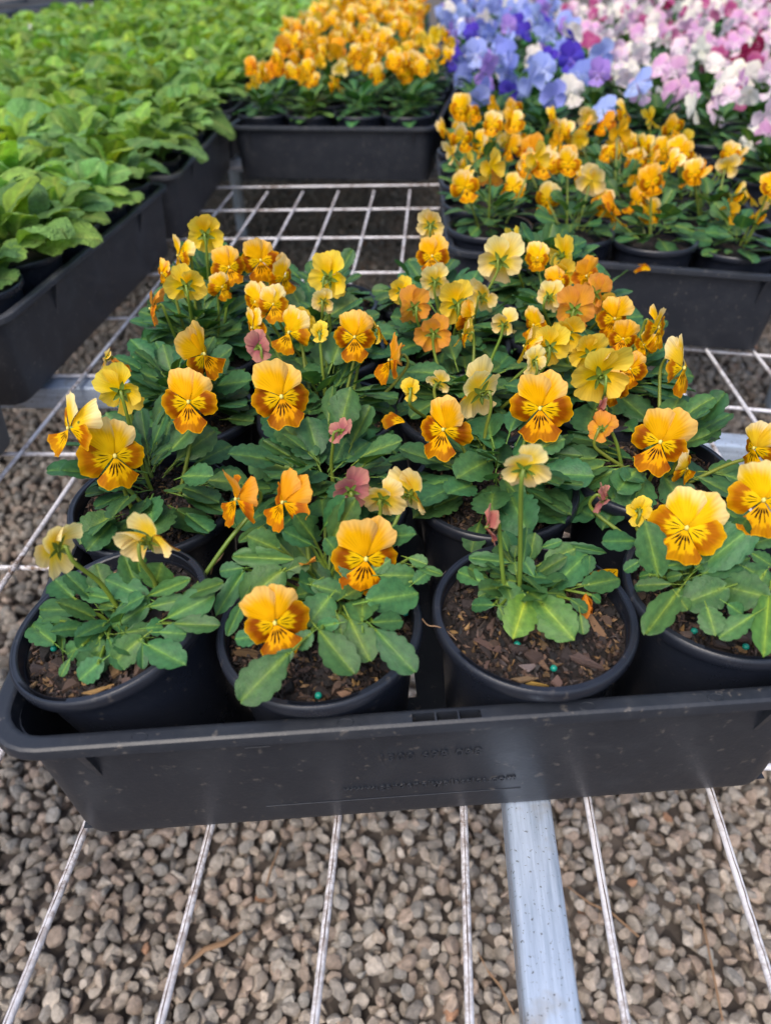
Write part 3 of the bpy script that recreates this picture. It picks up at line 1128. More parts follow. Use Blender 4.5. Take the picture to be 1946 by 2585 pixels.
def make_flower(parent, Minv, F, psi, tau, roll, sc, pal, droop=0, var=None):
    M, n = flower_frame(F, psi, tau, roll, sc)
    e = bpy.data.objects.new('flower', None)
    COL.objects.link(e)
    e.parent = parent
    e.matrix_basis = Minv @ M
    e.empty_display_size = 0.01
    for i, (kind, ang, tilt, yo) in enumerate(PETALS):
        vv = rnd.randrange(2)
        cu = rnd.choice((0.0, 0.25, -0.2) if abs(psi) < 20 else (0.3, -0.35, 0.6, 0.0)) if not droop else -droop
        tl = tilt + (U(-7, 7) if abs(psi) < 20 else U(-20, 16)) + (-55 * droop)
        me = petal_mesh(kind, pal, vv, cu)
        s_ = U(0.9, 1.08)
        b_ = U(0.9, 1.06)
        obj('petal', me, e, petal_matrix(ang + U(-5, 5), tl, yo) @ Matrix.Diagonal((s_ * U(0.92, 1.06), s_, s_, 1)), (b_, b_ * U(0.95, 1.03), b_))
    obj('calyx', CALYX, e, None, (U(0.8, 1.0), U(0.9, 1.05), U(0.8, 1.0)))
    if not droop:
        obj('throat', THROAT, e)
    return n


def bez(pts, n=14):
    """Catmull-Rom through points"""
    P = [pts[0] * 2 - pts[1]] + pts + [pts[-1] * 2 - pts[-2]]
    out = []
    for i in range(1, len(P) - 2):
        for k_ in range(n // (len(P) - 3) + 1):
            t = k_ / (n // (len(P) - 3) + 1)
            a_, b_, c_, d_ = P[i - 1], P[i], P[i + 1], P[i + 2]
            out.append(0.5 * ((2 * b_) + (c_ - a_) * t + (2 * a_ - 5 * b_ + 4 * c_ - d_) * t * t + (3 * b_ - a_ - 3 * c_ + d_) * t ** 3))
    out.append(pts[-1])
    return out


def make_stem(parent, Minv, base, F, n, sc, r0=0.0014):
    nh = Vector((n.x, n.y, 0)).normalized()
    back = F - n * 0.0085 * sc
    top = F - nh * 0.0145 * sc + Vector((0, 0, 0.0045 * sc))
    s1 = F - nh * 0.0175 * sc + Vector((0, 0, -0.007))
    low = base * 0.45 + s1 * 0.55 + Vector((U(-0.003, 0.003), U(-0.003, 0.003), 0))
    pts = bez([base, low, s1, top, back], 18)
    n_ = len(pts)
    rad = [r0 * (1 - 0.42 * i / n_) for i in range(n_)]
    me = tube_mesh('stem', [Minv @ p for p in pts], rad, [M_STEM], k=7)
    obj('stem', me, parent, None, (U(0.8, 1.05), U(0.9, 1.05), U(0.8, 1.0)))


def leaf_between(parent, Minv, a_, b_, wid, meshes, colr, up=None, name='leaf', idx=None, wob=0.45):
    """leaf whose blade runs from a_ to b_ (world)"""
    y = (b_ - a_)
    ln = y.length
    y.normalize()
    upv = (up or Vector((0, 0, 1))) + Vector((U(-wob, wob), U(-wob, wob), 0))
    x = y.cross(upv)
    if x.length < 0.05:
        x = y.cross(Vector((1, 0, 0)))
    x.normalize()
    z = x.cross(y)
    M = basis(x, y, z, a_, (wid, ln, (wid + ln) / 2))
    return obj(name, meshes[idx], parent, Minv @ M, colr)


def leaf_colour(kind=None):
    b_ = U(0.72, 1.15)
    if kind == 'light':
        return (1.5 * b_, 1.35 * b_, 0.85 * b_)
    if kind == 'yellow':
        return (2.1, 1.55, 0.75)
    t = rnd.random()
    return (b_ * (0.78 + 0.4 * t), b_, b_ * (1.12 - 0.34 * t))


FPOS = []


def hides_flower(P):
    for F in FPOS:
        if (P - F).length < 0.017:
            return True
        d = F - CAM_P
        L = d.length
        d = d / L
        v = P - CAM_P
        t = v.dot(d)
        if t < L and L - t < 0.12 and (v - d * t).length < 0.0225:
            return True
    return False


def bushy_leaves(parent, Minv, C, n, rad, hgt, meshes, tiltM=None):
    """procedural foliage of a fuller viola plant; C = soil centre (world)"""
    for i in range(n):
        az = 2.39996 * i + U(-0.5, 0.5)
        f = (i + 0.5) / n                       # 0 low outer, 1 top inner
        rb = rad * U(0.15, 0.78) * (1 - 0.45 * f)
        zb = hgt * (0.10 + 0.72 * f) + U(-0.006, 0.006)
        el = math.radians(-8 + 62 * f ** 1.4 + U(-14, 14))
        ln = U(0.020, 0.034) * (1.08 - 0.25 * f)
        kind = rnd.random()
        idx = rnd.choice((0, 1, 2)) if kind < 0.5 else (rnd.choice((3, 4, 5)) if kind < 0.93 else rnd.choice((6, 7)))
        asp = {0: 0.9, 1: 0.95, 2: 0.9, 3: 0.72, 4: 0.7, 5: 0.68, 6: 0.48, 7: 0.44}[idx] * U(0.88, 1.12)
        d = Vector((math.cos(az), math.sin(az), 0))
        a_ = C + d * rb + Vector((0, 0, max(0.006, zb)))
        b_ = a_ + (d * math.cos(el) + Vector((0, 0, math.sin(el)))) * ln
        if meshes is LEAVES and (hides_flower(b_) or hides_flower((a_ + b_) / 2)):
            continue
        leaf_between(parent, Minv, a_, b_, ln * asp, meshes, leaf_colour(), idx=idx)


def new_plant(name, loc, label, cat, group, rot=None):
    e = bpy.data.objects.new(name, None)
    COL.objects.link(e)
    M = Matrix.Translation(loc)
    if rot is not None:
        M = M @ rot
    e.matrix_basis = M
    e.empty_display_size = 0.02
    tag(e, label, cat, group)
    return e, M.inverted()


def pot_parts(e, spin, low=False):
    R = Matrix.Rotation(spin, 4, 'Z')
    p = obj('pot', LOW_B if low else POT_B, e, R)
    obj('rim', LOW_R if low else POT_R, p)
    s = obj('soil', SOIL_LOW if low else rnd.choice(SOILS), e, Matrix.Translation((0, 0, SOIL_Z)) @ Matrix.Rotation(U(0, 6), 4, 'Z'))
    return p, s


def add_chips(e, n, lo, hi, smax):
    for i in range(n):
        rr = 0.046 * math.sqrt(U(0.03, 1))
        an = U(0, 2 * math.pi)
        s = U(lo, hi) if rnd.random() > 0.12 else U(hi, smax)
        z = SOIL_Z + 0.004 * (1 - (rr / 0.05) ** 2) + 0.0012 + s * 0.12
        rr = min(rr, 0.0495 - s)
        M = Matrix.Translation((rr * math.cos(an), rr * math.sin(an), z)) @ Matrix.Rotation(U(0, 6.28), 4, 'Z') @ Matrix.Rotation(U(-0.45, 0.45), 4, 'X') @ Matrix.Rotation(U(-0.35, 0.35), 4, 'Y') @ Matrix.Diagonal((s, s * U(0.55, 1.0), s, 1))
        cc = BARK_COLS[rnd.randrange(8)] * U(0.45, 1.05) * np.array([0.97, 1.0, 1.04])
        obj('bark_chip', rnd.choice(CHIPS), e, M, cc)


# ------------------------------------------------------------------ the foreground tray of violas
fy = math.radians(FRONT_YAW)
FX, FY = Vector((math.cos(fy), math.sin(fy), 0)), Vector((-math.sin(fy), math.cos(fy), 0))
PITCH = 0.1105
front_px = [(291, 1583), (827, 1588), (1340.6, 1554.6), (1830, 1490)]
POTS = {}
PLANTS = {}
col_words = ['leftmost', 'second from left', 'third from left', 'rightmost']
row_words = ['front row', 'second row', 'third row', 'fourth row', 'back row']
FRONT_LABELS = {
    (0, 0): 'tilted pot at the front left corner, low green rosette, two pale yellow flowers',
    (1, 0): 'front row pot with two orange viola faces hanging over its rim',
    (2, 0): 'front row pot with wide bark soil, small rosette and one tall back-turned flower',
    (3, 0): 'front row pot at the right edge with two large yellow faces',
}
for r in range(5):
    for c_ in range(4):
        P = at_z(*front_px[c_], POT_H + 0.0035)
        P = P + FY * (0.008 + PITCH * r)
        if r:
            P = P + FX * U(-0.003, 0.003) + FY * U(-0.002, 0.001)
        P.z = 0.0037
        rot = None
        if (c_, r) == (0, 0):
            rot = Matrix.Rotation(math.radians(-11), 4, 'Y') @ Matrix.Rotation(math.radians(3), 4, 'X')
            P = P + Vector((0.020, 0.002, 0.006))
        elif r == 0:
            rot = Matrix.Rotation(math.radians((0, -2, 1.5, 1)[c_]), 4, 'Y') @ Matrix.Rotation(math.radians(1.5), 4, 'X')
        else:
            rot = Matrix.Rotation(math.radians(U(-2, 2)), 4, 'X')
        lab = FRONT_LABELS.get((c_, r), 'potted yellow viola, %s and %s in the foreground tray' % (row_words[r], col_words[c_]))
        e, Mi = new_plant('potted_viola', P, lab, 'viola', 'violas in the foreground tray', rot)
        PLANTS[(c_, r)] = (e, Mi)
        POTS[(c_, r)] = P
        pot_parts(e, U(0, 6.28) if r else (0.0, 0.6, -0.15, 0.3)[c_])
        st = obj('soil_crumbs', CRUMBS[(c_ + r) % 2] if r < 2 else CRUMBS_LOW, e, Matrix.Translation((0, 0, SOIL_Z)) @ Matrix.Rotation(U(0, 6), 4, 'Z'))
        st['kind'] = 'stuff'
        if r == 0:
            add_chips(e, 85, 0.0026, 0.0066, 0.0105)
        else:
            add_chips(e, 22 if r == 1 else 8, 0.002, 0.0045, 0.0075)

# a few big chips, wood splinters and green granules placed as in the photograph
for (c_, px, py, ang, ln, wd, colr) in [
        (0, 245, 1750, 0.45, 0.0110, 0.0032, lin(168, 132, 80)), (0, 65, 1722, 1.2, 0.005, 0.0028, lin(160, 128, 90)),
        (0, 380, 1418, 0.2, 0.009, 0.0038, lin(112, 84, 76)), (0, 330, 1738, 0.0, 0.0045, 0.004, lin(108, 86, 78)), (0, 505, 1630, 0.6, 0.004, 0.0025, lin(160, 124, 92)),
        (2, 1508, 1580, -1.15, 0.0125, 0.0038, lin(136, 104, 76)), (2, 1490, 1665, -0.25, 0.0125, 0.0072, lin(92, 74, 68)),
        (2, 1370, 1670, -1.2, 0.0065, 0.0026, lin(122, 94, 72)), (2, 1318, 1712, 0.02, 0.0085, 0.0026, lin(128, 104, 76)), (2, 1362, 1722, 0.08, 0.0075, 0.003, lin(166, 132, 60)),
        (2, 1240, 1630, -0.4, 0.0105, 0.0036, lin(92, 70, 62)), (2, 1215, 1580, 1.4, 0.009, 0.006, lin(70, 58, 52)), (2, 1330, 1680, 0.4, 0.0065, 0.005, lin(132, 116, 112)),
        (2, 1140, 1455, 0.0, 0.007, 0.0055, lin(92, 80, 80)), (2, 1405, 1715, -1.2, 0.005, 0.0042, lin(118, 92, 82)),
        (1, 890, 1692, -0.4, 0.0065, 0.003, lin(140, 106, 72)), (1, 770, 1685, 0.7, 0.007, 0.0035, lin(86, 68, 62)), (1, 865, 1749, 0.2, 0.0045, 0.0028, lin(150, 116, 92)),
        (3, 1770, 1580, -0.55, 0.014, 0.0034, lin(120, 94, 76)), (3, 1610, 1490, 1.4, 0.010, 0.007, lin(112, 90, 72)), (3, 1735, 1595, 0.8, 0.005, 0.004, lin(100, 84, 78))]:
    e, Mi = PLANTS[(c_, 0)]
    P = at_z(px, py, SOIL_Z + 0.0085)
    lp = Mi @ P
    lp.z = SOIL_Z + 0.0045
    M = Matrix.Translation(lp) @ Matrix.Rotation(ang, 4, 'Z') @ Matrix.Rotation(U(-0.2, 0.2), 4, 'Y') @ Matrix.Diagonal((ln, wd, wd * 0.9, 1))
    obj('bark_chip', rnd.choice(CHIPS), e, M, colr)
for (c_, px, py) in [(0, 130, 1628), (1, 1027, 1552), (1, 803, 1752), (2, 1305, 1625), (2, 1398, 1683), (3, 1752, 1591), (3, 1883, 1629)]:
    e, Mi = PLANTS[(c_, 0)]
    lp = Mi @ at_z(px, py, SOIL_Z + 0.009)
    lp.z = SOIL_Z + 0.0052
    rr = math.hypot(lp.x, lp.y)
    if rr > 0.047:
        lp.x *= 0.047 / rr
        lp.y *= 0.047 / rr
    obj('fertiliser_granule', PRILL, e, Matrix.Translation(lp))

# leaves of the four front plants: base and tip of each blade, width (crop pixels of the study views)
LEAF_TAB = {
    0: dict(o=(0, 1250), k=0.36036, crown=(800, 850), L=[
        (510, 715, 395, 585, 200, 0), (610, 800, 295, 800, 150, 0), (600, 950, 285, 920, 150, 0), (350, 1010, 185, 880, 170, 1), (990, 700, 740, 590, 170, 1), (945, 610, 870, 420, 135, 2),
        (985, 560, 955, 405, 105, 0), (1090, 630, 1130, 492, 220, 1), (1050, 700, 1300, 600, 95, 0), (1290, 705, 1540, 620, 110, 0), (1190, 850, 1465, 715, 190, 0), (1060, 780, 1265, 730, 105, 0),
        (1230, 900, 1505, 905, 130, 0), (1130, 960, 1285, 965, 130, 0), (1070, 1065, 1285, 1175, 195, 1), (990, 800, 780, 925, 175, 1), (890, 960, 1050, 940, 110, 0), (1030, 930, 1135, 920, 125, 0),
        (960, 1030, 770, 1185, 185, 1), (700, 1000, 640, 1228, 205, 0), (690, 1180, 555, 1292, 160, 1), (1000, 1050, 1000, 1198, 75, 0), (580, 1050, 465, 1110, 130, 0), (490, 1150, 425, 1262, 62, 0),
        (440, 1100, 430, 960, 48, 0), (800, 730, 590, 690, 105, 0), (700, 665, 560, 615, 95, 0), (940, 790, 1030, 720, 130, 0), (1010, 1000, 900, 1015, 80, 0), (800, 780, 700, 760, 90, 0), (860, 760, 940, 700, 80, 0),
        (420, 880, 280, 850, 110, 0), (760, 1000, 850, 1180, 110, 0)]),
    1: dict(o=(550, 1250), k=0.36036, crown=(820, 640), L=[
        (520, 450, 140, 430, 130, 0), (410, 560, 175, 745, 250, 1), (150, 580, 0, 815, 125, 2), (190, 720, 78, 955, 85, 0), (170, 510, 20, 525, 110, 0), (310, 870, 203, 935, 92, 1), (275, 990, 120, 1005, 125, 1),
        (480, 1120, 185, 1395, 260, 0), (500, 1110, 375, 1195, 105, 1), (640, 980, 545, 1065, 130, 1), (760, 740, 630, 905, 235, 1), (700, 640, 893, 690, 145, 1), (720, 960, 930, 1215, 215, 0), (930, 880, 1040, 1115, 215, 0),
        (1110, 950, 1345, 1195, 195, 0), (1110, 730, 1397, 680, 260, 1), (1010, 850, 1010, 695, 230, 1), (1090, 890, 1282, 875, 130, 0), (1180, 560, 1385, 560, 150, 1), (1380, 495, 1558, 548, 62, 0), (1340, 440, 1452, 475, 92, 0),
        (790, 340, 930, 75, 175, 0), (750, 210, 860, 45, 135, 0), (670, 300, 568, 155, 125, 0), (650, 345, 485, 258, 120, 0), (390, 365, 225, 290, 175, 1), (310, 215, 165, 312, 65, 0), (850, 430, 775, 320, 120, 0),
        (1190, 290, 1370, 270, 140, 1), (820, 900, 695, 925, 105, 1), (840, 860, 870, 975, 110, 1), (690, 600, 600, 650, 95, 0), (1390, 600, 1482, 525, 100, 1), (560, 480, 440, 560, 100, 0), (950, 560, 900, 430, 150, 1),
        (900, 700, 1000, 640, 120, 1), (500, 520, 620, 470, 110, 0), (1100, 520, 1200, 450, 110, 1)]),
    2: dict(o=(1050, 1250), k=0.36036, crown=(720, 580), L=[
        (485, 615, 298, 530, 130, 0), (640, 470, 393, 440, 100, 0), (670, 600, 538, 590, 112, 1), (640, 640, 685, 795, 162, 1), (540, 770, 390, 760, 112, 0), (560, 715, 480, 700, 62, 0), (580, 780, 622, 868, 72, 0),
        (760, 750, 690, 975, 215, 1, 'yellow'), (890, 770, 1090, 990, 250, 1, 'light'), (810, 690, 845, 810, 130, 1), (1150, 840, 1170, 960, 92, 0), (1080, 730, 1192, 805, 82, 0), (990, 610, 1195, 405, 200, 1),
        (940, 450, 1110, 372, 150, 1), (1215, 625, 1422, 580, 152, 1), (1050, 350, 1322, 395, 62, 2), (800, 410, 830, 275, 122, 1), (820, 565, 748, 445, 100, 0), (700, 540, 690, 465, 100, 1), (840, 650, 795, 590, 92, 0),
        (920, 685, 1042, 690, 72, 0), (640, 390, 595, 275, 72, 0), (740, 570, 685, 605, 92, 1), (560, 490, 410, 490, 82, 0), (1190, 560, 1215, 425, 92, 0), (880, 365, 1005, 325, 62, 0), (690, 430, 700, 365, 72, 0),
        (1230, 700, 1292, 740, 62, 0), (850, 560, 880, 620, 60, 0), (930, 560, 1000, 500, 90, 0), (620, 560, 520, 540, 70, 0), (560, 650, 440, 700, 80, 0), (760, 650, 720, 700, 90, 1)]),
    3: dict(o=(1446, 1150), k=0.3003, crown=(1000, 1000), L=[
        (530, 720, 285, 710, 172, 0), (700, 940, 620, 580, 250, 1), (770, 930, 985, 890, 112, 0), (1130, 890, 1530, 575, 300, 1), (1150, 970, 1485, 850, 205, 1), (815, 1080, 550, 1080, 122, 0), (890, 1130, 635, 1465, 205, 0),
        (1230, 1125, 930, 1235, 300, 1), (1575, 1175, 1245, 1090, 300, 1), (1135, 1310, 1195, 1495, 192, 1), (1505, 1345, 1265, 1495, 172, 0), (1640, 1230, 1600, 1650, 205, 1, 'light'), (570, 880, 435, 955, 100, 0),
        (1480, 750, 1670, 690, 132, 0), (1490, 815, 1670, 910, 122, 0), (640, 1000, 550, 1010, 82, 0), (910, 1000, 790, 1025, 92, 0), (1040, 940, 1100, 895, 92, 1), (1290, 980, 1430, 955, 92, 0), (1480, 960, 1670, 1070, 182, 1),
        (640, 1005, 745, 990, 82, 0), (900, 820, 1000, 720, 160, 1), (1000, 860, 1150, 760, 160, 1), (1340, 700, 1440, 560, 150, 0), (1600, 1000, 1500, 1150, 150, 1), (1300, 1250, 1420, 1330, 130, 0), (880, 1180, 960, 1290, 120, 0)]),
}
ASPECT = {0: (3, 4), 1: (0, 1), 2: (2, 5)}
for c_, tb in LEAF_TAB.items():
    e, Mi = PLANTS[(c_, 0)]
    ox, oy = tb['o']
    k = tb['k']
    zc = SOIL_Z + 0.0037 + 0.012
    ctr = POTS[(c_, 0)]
    for row in tb['L']:
        bx, by, tx, ty, wd, sh = row[:6]
        ck = row[6] if len(row) > 6 else None
        up_ = max(0.0, tb['crown'][1] - ty) / 500.0
        zb = zc + 0.008 + 0.018 * max(0.0, tb['crown'][1] - by) / 500.0 + (0.010 if c_ in (1, 3) else 0)
        zt = zc + 0.004 + 0.034 * up_ + (0.010 if c_ in (1, 3) else 0)
        if c_ == 0:
            zt += (tx - 800) * k * 0.000055
            zb += (bx - 800) * k * 0.000055
        A_ = at_z(ox + bx * k, oy + by * k, zb)
        B_ = at_z(ox + tx * k, oy + ty * k, zt)
        A_, B_ = A_ - (B_ - A_) * 0.12, B_ + (B_ - A_) * 0.07
        dpt = (A_ - CAM_P).dot(CAM_W)
        wid = wd * k * dpt / F_PX * 1.16
        ln = (B_ - A_).length
        if sh == 0:
            idx = rnd.choice((3, 4)) if wid / ln > 0.42 else rnd.choice((6, 7, 5))
        elif sh == 1:
            idx = rnd.choice((0, 1))
        else:
            idx = 2
        upv = (Vector((0, 0, 0.45)) + (CAM_P - A_).normalized() * U(0.9, 1.5)).normalized()
        lc = leaf_colour(ck)
        leaf_between(e, Mi, A_, B_, wid, LEAVES, (lc[0] * 1.16, lc[1] * 1.14, lc[2] * 1.05), up=upv, idx=idx, wob=0.14)
    # small young leaves round the crown
    c3 = at_z(ox + tb['crown'][0] * k, oy + tb['crown'][1] * k, zc + 0.004)
    for i in range(16):
        az, el, ln = 2.4 * i + U(-0.4, 0.4), math.radians(U(5, 60)), U(0.013, 0.024)
        d = Vector((math.cos(az), math.sin(az), 0))
        A_ = c3 + d * U(0.002, 0.016) + Vector((0, 0, U(-0.004, 0.006)))
        leaf_between(e, Mi, A_, A_ + (d * math.cos(el) + Vector((0, 0, math.sin(el)))) * ln, ln * U(0.55, 0.8), LEAVES, leaf_colour(), idx=rnd.choice((0, 1, 3, 4)))
    # petioles
    cr = at_z(ox + tb['crown'][0] * k, oy + tb['crown'][1] * k, zc)
    for row in tb['L']:
        if rnd.random() < 0.75:
            bx, by = row[:2]
            A_ = at_z(ox + bx * k, oy + by * k, zc + 0.008 + (0.010 if c_ in (1, 3) else 0))
            st = cr + Vector((U(-0.006, 0.006), U(-0.006, 0.006), -0.012))
            if (A_ - st).length > 0.012:
                me = tube_mesh('petiole', [Mi @ st, Mi @ ((st + A_) / 2 + Vector((0, 0, 0.004))), Mi @ A_], [0.0011, 0.0010, 0.0008], [M_STEM], k=5)
                obj('petiole', me, e, None, (0.85, 1.0, 0.8))

# flowers: x, y (in the 1665-wide study view), height in px, turn, palette, row plane, roll, tilt
FLOWERS = [
    (116, 1180, 142, -146, 'p', 0.05, 12, 4), (328, 1160, 142, 136, 'p', 0.1, -14, 6), (594, 1345, 168, -4, 'o', -0.26, 9, 24), (790, 1207, 180, 6, 'o', 0.1, -9, 22),
    (1132, 1006, 132, 178, 'p', 0.1, 0, 10), (1482, 1140, 172, 2, 'y', 0.05, -8, 28), (1648, 1080, 170, 4, 'y', 0.1, 4, 20), (1628, 968, 115, -35, 'p', 0.8, 10, 10),
    (512, 1078, 150, -72, 'a', 0.45, -14, 12), (612, 1085, 140, -55, 'a', 0.35, -10, 16), (757, 1058, 100, 182, 'v', 0.4, 0, -12), (828, 1072, 118, 165, 'p', 0.45, 16, 0), (893, 1062, 128, 140, 'p', 0.5, -10, 5),
    (1425, 955, 152, 0, 'o', 0.9, -10, 26), (1482, 1012, 85, 70, 'p', 0.85, 20, 0), (248, 985, 165, 12, 'y', 0.9, -12, 20), (150, 925, 140, -78, 'p', 0.9, -6, 10), (262, 842, 122, 178, 'y', 1.3, -18, -4),
    (408, 868, 142, -18, 'o', 1.15, 0, 16), (440, 765, 132, 48, 'o', 1.7, 14, 12), (608, 857, 156, 0, 'o', 1.2, 2, 24), (958, 928, 136, -32, 'o', 1.05, 8, 18), (1166, 882, 156, -8, 'o', 1.1, 6, 14),
    (948, 826, 70, 160, 'p', 1.4, 0, 10), (1030, 842, 150, -142, 'p', 1.4, -12, 6), (1290, 805, 150, -155, 'y', 1.6, 12, 5), (1360, 797, 80, 4, 'o', 1.9, -6, 20), (1474, 795, 136, 72, 'p', 1.5, -12, 8),
    (1420, 707, 105, 62, 'y', 2.0, -8, 10), (1186, 748, 100, 180, 'y', 1.9, 6, -8), (1132, 748, 90, -110, 'y', 1.95, 0, 6), (1240, 668, 100, 178, 'a', 2.4, 0, -8), (1290, 632, 92, 150, 'a', 2.6, 8, 0), (1326, 688, 92, 25, 'o', 2.4, -10, 14),
    (766, 728, 112, -12, 'o', 2.1, 0, 12), (814, 706, 92, 115, 'y', 2.2, 0, 6), (842, 778, 112, -78, 'a', 1.85, -10, 8), (625, 718, 112, -42, 'y', 2.25, -6, 12), (545, 708, 90, -62, 'y', 2.3, 10, 8), (590, 657, 82, 4, 'p', 2.6, 0, 14), (552, 652, 80, -32, 'y', 2.7, 0, 10),
    (402, 617, 102, 180, 'y', 2.7, 14, -6), (326, 667, 88, -100, 'a', 2.6, 8, 6), (385, 552, 82, -72, 'y', 3.2, 0, 8), (446, 507, 96, 172, 'y', 3.5, 0, -6), (495, 577, 86, 2, 'o', 3.1, 10, 14), (563, 562, 96, 6, 'o', 3.2, 0, 12), (615, 597, 90, 42, 'y', 3.1, 0, 8), (716, 597, 112, 150, 'y', 3.0, -8, 0),
    (930, 487, 74, 178, 'p', 3.6, 0, -4), (933, 553, 88, 0, 'o', 3.4, 0, 14), (940, 607, 78, 178, 'p', 3.2, 0, 0), (892, 662, 88, 196, 'a', 2.8, 8, -4), (986, 655, 100, 188, 'y', 2.7, 0, 0), (1020, 687, 84, 85, 'o', 2.6, 0, 8), (936, 718, 92, 180, 'a', 2.4, 6, -4),
    (1082, 562, 116, 168, 'p', 3.3, 8, 0), (1160, 557, 66, 0, 'y', 3.35, 0, 18), (1220, 552, 92, 128, 'y', 3.4, 0, 4), (1212, 592, 84, 182, 'y', 3.2, 0, 0), (1113, 518, 60, 118, 'y', 3.7, 0, 6),
    (1225, 720, 95, 172, 'y', 2.1, 8, 0), (1345, 732, 80, 10, 'o', 2.15, -8, 12), (1268, 762, 100, -160, 'y', 1.85, 6, 0), (1190, 640, 76, 150, 'p', 2.75, 0, 0), (655, 690, 72, 150, 'y', 2.4, 0, 4), (1000, 722, 72, -100, 'y', 2.3, 0, 6), (1152, 702, 74, -30, 'y', 2.3, 0, 10), (868, 628, 66, 170, 'y', 3.0, 0, 0), (1320, 838, 84, -24, 'o', 1.7, 8, 14),
    (1205, 610, 70, 20, 'o', 3.0, 6, 12), (1310, 660, 72, 160, 'y', 2.6, 0, 0), (480, 620, 66, 30, 'y', 2.9, 0, 8), (700, 650, 62, 165, 'p', 2.7, 0, 0), (1390, 745, 62, -40, 'y', 2.0, 0, 8), (350, 590, 60, -60, 'o', 3.0, 0, 8), (1090, 700, 70, 165, 'p', 2.3, 0, 0),
    (1045, 640, 84, 150, 'p', 2.9, 0, 0), (1265, 596, 80, 30, 'a', 3.0, 0, 12),
]
BUDS = [  # drooping, fading or half-closed flowers
    (664, 1222, 62, 10, 'a', 0.15, 0, -60), (1046, 1140, 108, -70, 'v', 0.1, 0, -20), (1312, 1080, 95, 95, 'v', 0.5, 0, -25), (1378, 1105, 82, 190, 'y', 0.5, 0, -55), (740, 935, 76, 118, 'v', 1.1, 0, -45),
    (886, 845, 66, 180, 'y', 1.5, 0, -60), (226, 772, 56, -120, 'p', 1.6, 0, 20), (268, 783, 62, 100, 'a', 1.6, 0, 20), (556, 752, 82, 200, 'v', 2.0, 0, -40), (1300, 930, 90, 160, 'a', 1.2, 0, -50), (1285, 885, 78, -90, 'v', 1.3, 0, -10), (1150, 780, 80, -160, 'p', 1.7, 0, -20),
    (690, 722, 60, 180, 'y', 2.2, 0, -50),
]


def nearest_plant(P):
    best, bd = None, 9
    for kx, q in POTS.items():
        d = math.hypot(P.x - q.x, P.y - q.y)
        if d < bd:
            best, bd = kx, d
    return best


P00 = (POTS[(1, 0)] + POTS[(2, 0)]) / 2
BAD = []
for lst, bud in ((FLOWERS, 0), (BUDS, 1)):
    for (x, y, H, psi, pal, row, roll, tau) in lst:
        px, py = x * DS, y * DS
        d = ray(px, py)
        t0 = P00 + FY * (PITCH * row)
        s = (t0 - CAM_P).dot(FY) / d.dot(FY)
        F = CAM_P + d * s
        dep = (F - CAM_P).dot(CAM_W)
        sc = H * DS * dep / F_PX / 0.0515
        FPOS.append(F.copy())
        BAD.append((x, y, round(F.z, 3), round(sc, 2)))
        kx = nearest_plant(F)
        e, Mi = PLANTS[kx]
        C = POTS[kx] + Vector((0, 0, SOIL_Z + 0.008))
        n = make_flower(e, Mi, F, psi, tau, roll, sc * (0.96 if not bud else 0.85), pal, droop=0 if not bud else 0.75)
        base = C + Vector((F.x - C.x, F.y - C.y, 0)) * 0.45
        make_stem(e, Mi, base, F, n, sc)
print('FLOWER Z', [b for b in BAD if b[2] < 0.13 or b[2] > 0.26 or b[3] < 0.5 or b[3] > 1.4])

for r in range(1, 5):
    for c_ in range(4):
        e, Mi = PLANTS[(c_, r)]
        C = POTS[(c_, r)] + Vector((0, 0, SOIL_Z + 0.003))
        n = rnd.randint(82, 96)
        rad, hg = 0.064, 0.056
        if (c_, r) in ((1, 4), (2, 4)):
            n, hg = 26, 0.035
        if (c_, r) == (0, 1):
            n = 56
        bushy_leaves(e, Mi, C, n, rad, hg, LEAVES)


# ------------------------------------------------------------------ background flowers and foliage meshes


def joined_flower(pal, seed, closed=0.0):
    rr = random.Random(seed)
    V, F, C, Bk = [], [], [], []
    for i, (kind, ang, tilt, yo) in enumerate(PETALS):
        v, f, c_, b_ = petal_arrays(kind, pal, 9, 7, seed * 7 + i, rr.choice((0, 0.3, -0.2)))
        M = petal_matrix(ang + rr.uniform(-9, 9), tilt + rr.uniform(-14, 14) - 50 * closed, yo)
        k = len(V)
        V += [tuple(M @ Vector(q)) for q in v]
        F += [tuple(j + k for j in q) for q in f]
        C.append(c_)
        Bk.append(b_)
    return mesh_from('flower_%s' % pal, V, F, [M_PETAL], {'Col': np.concatenate(C), 'Back': np.concatenate(Bk)})


FL = {}
for pal in PAL:
    FL[pal] = [joined_flower(pal, s_ + 3, 0.0 if s_ < 2 else 0.5) for s_ in range(3)]


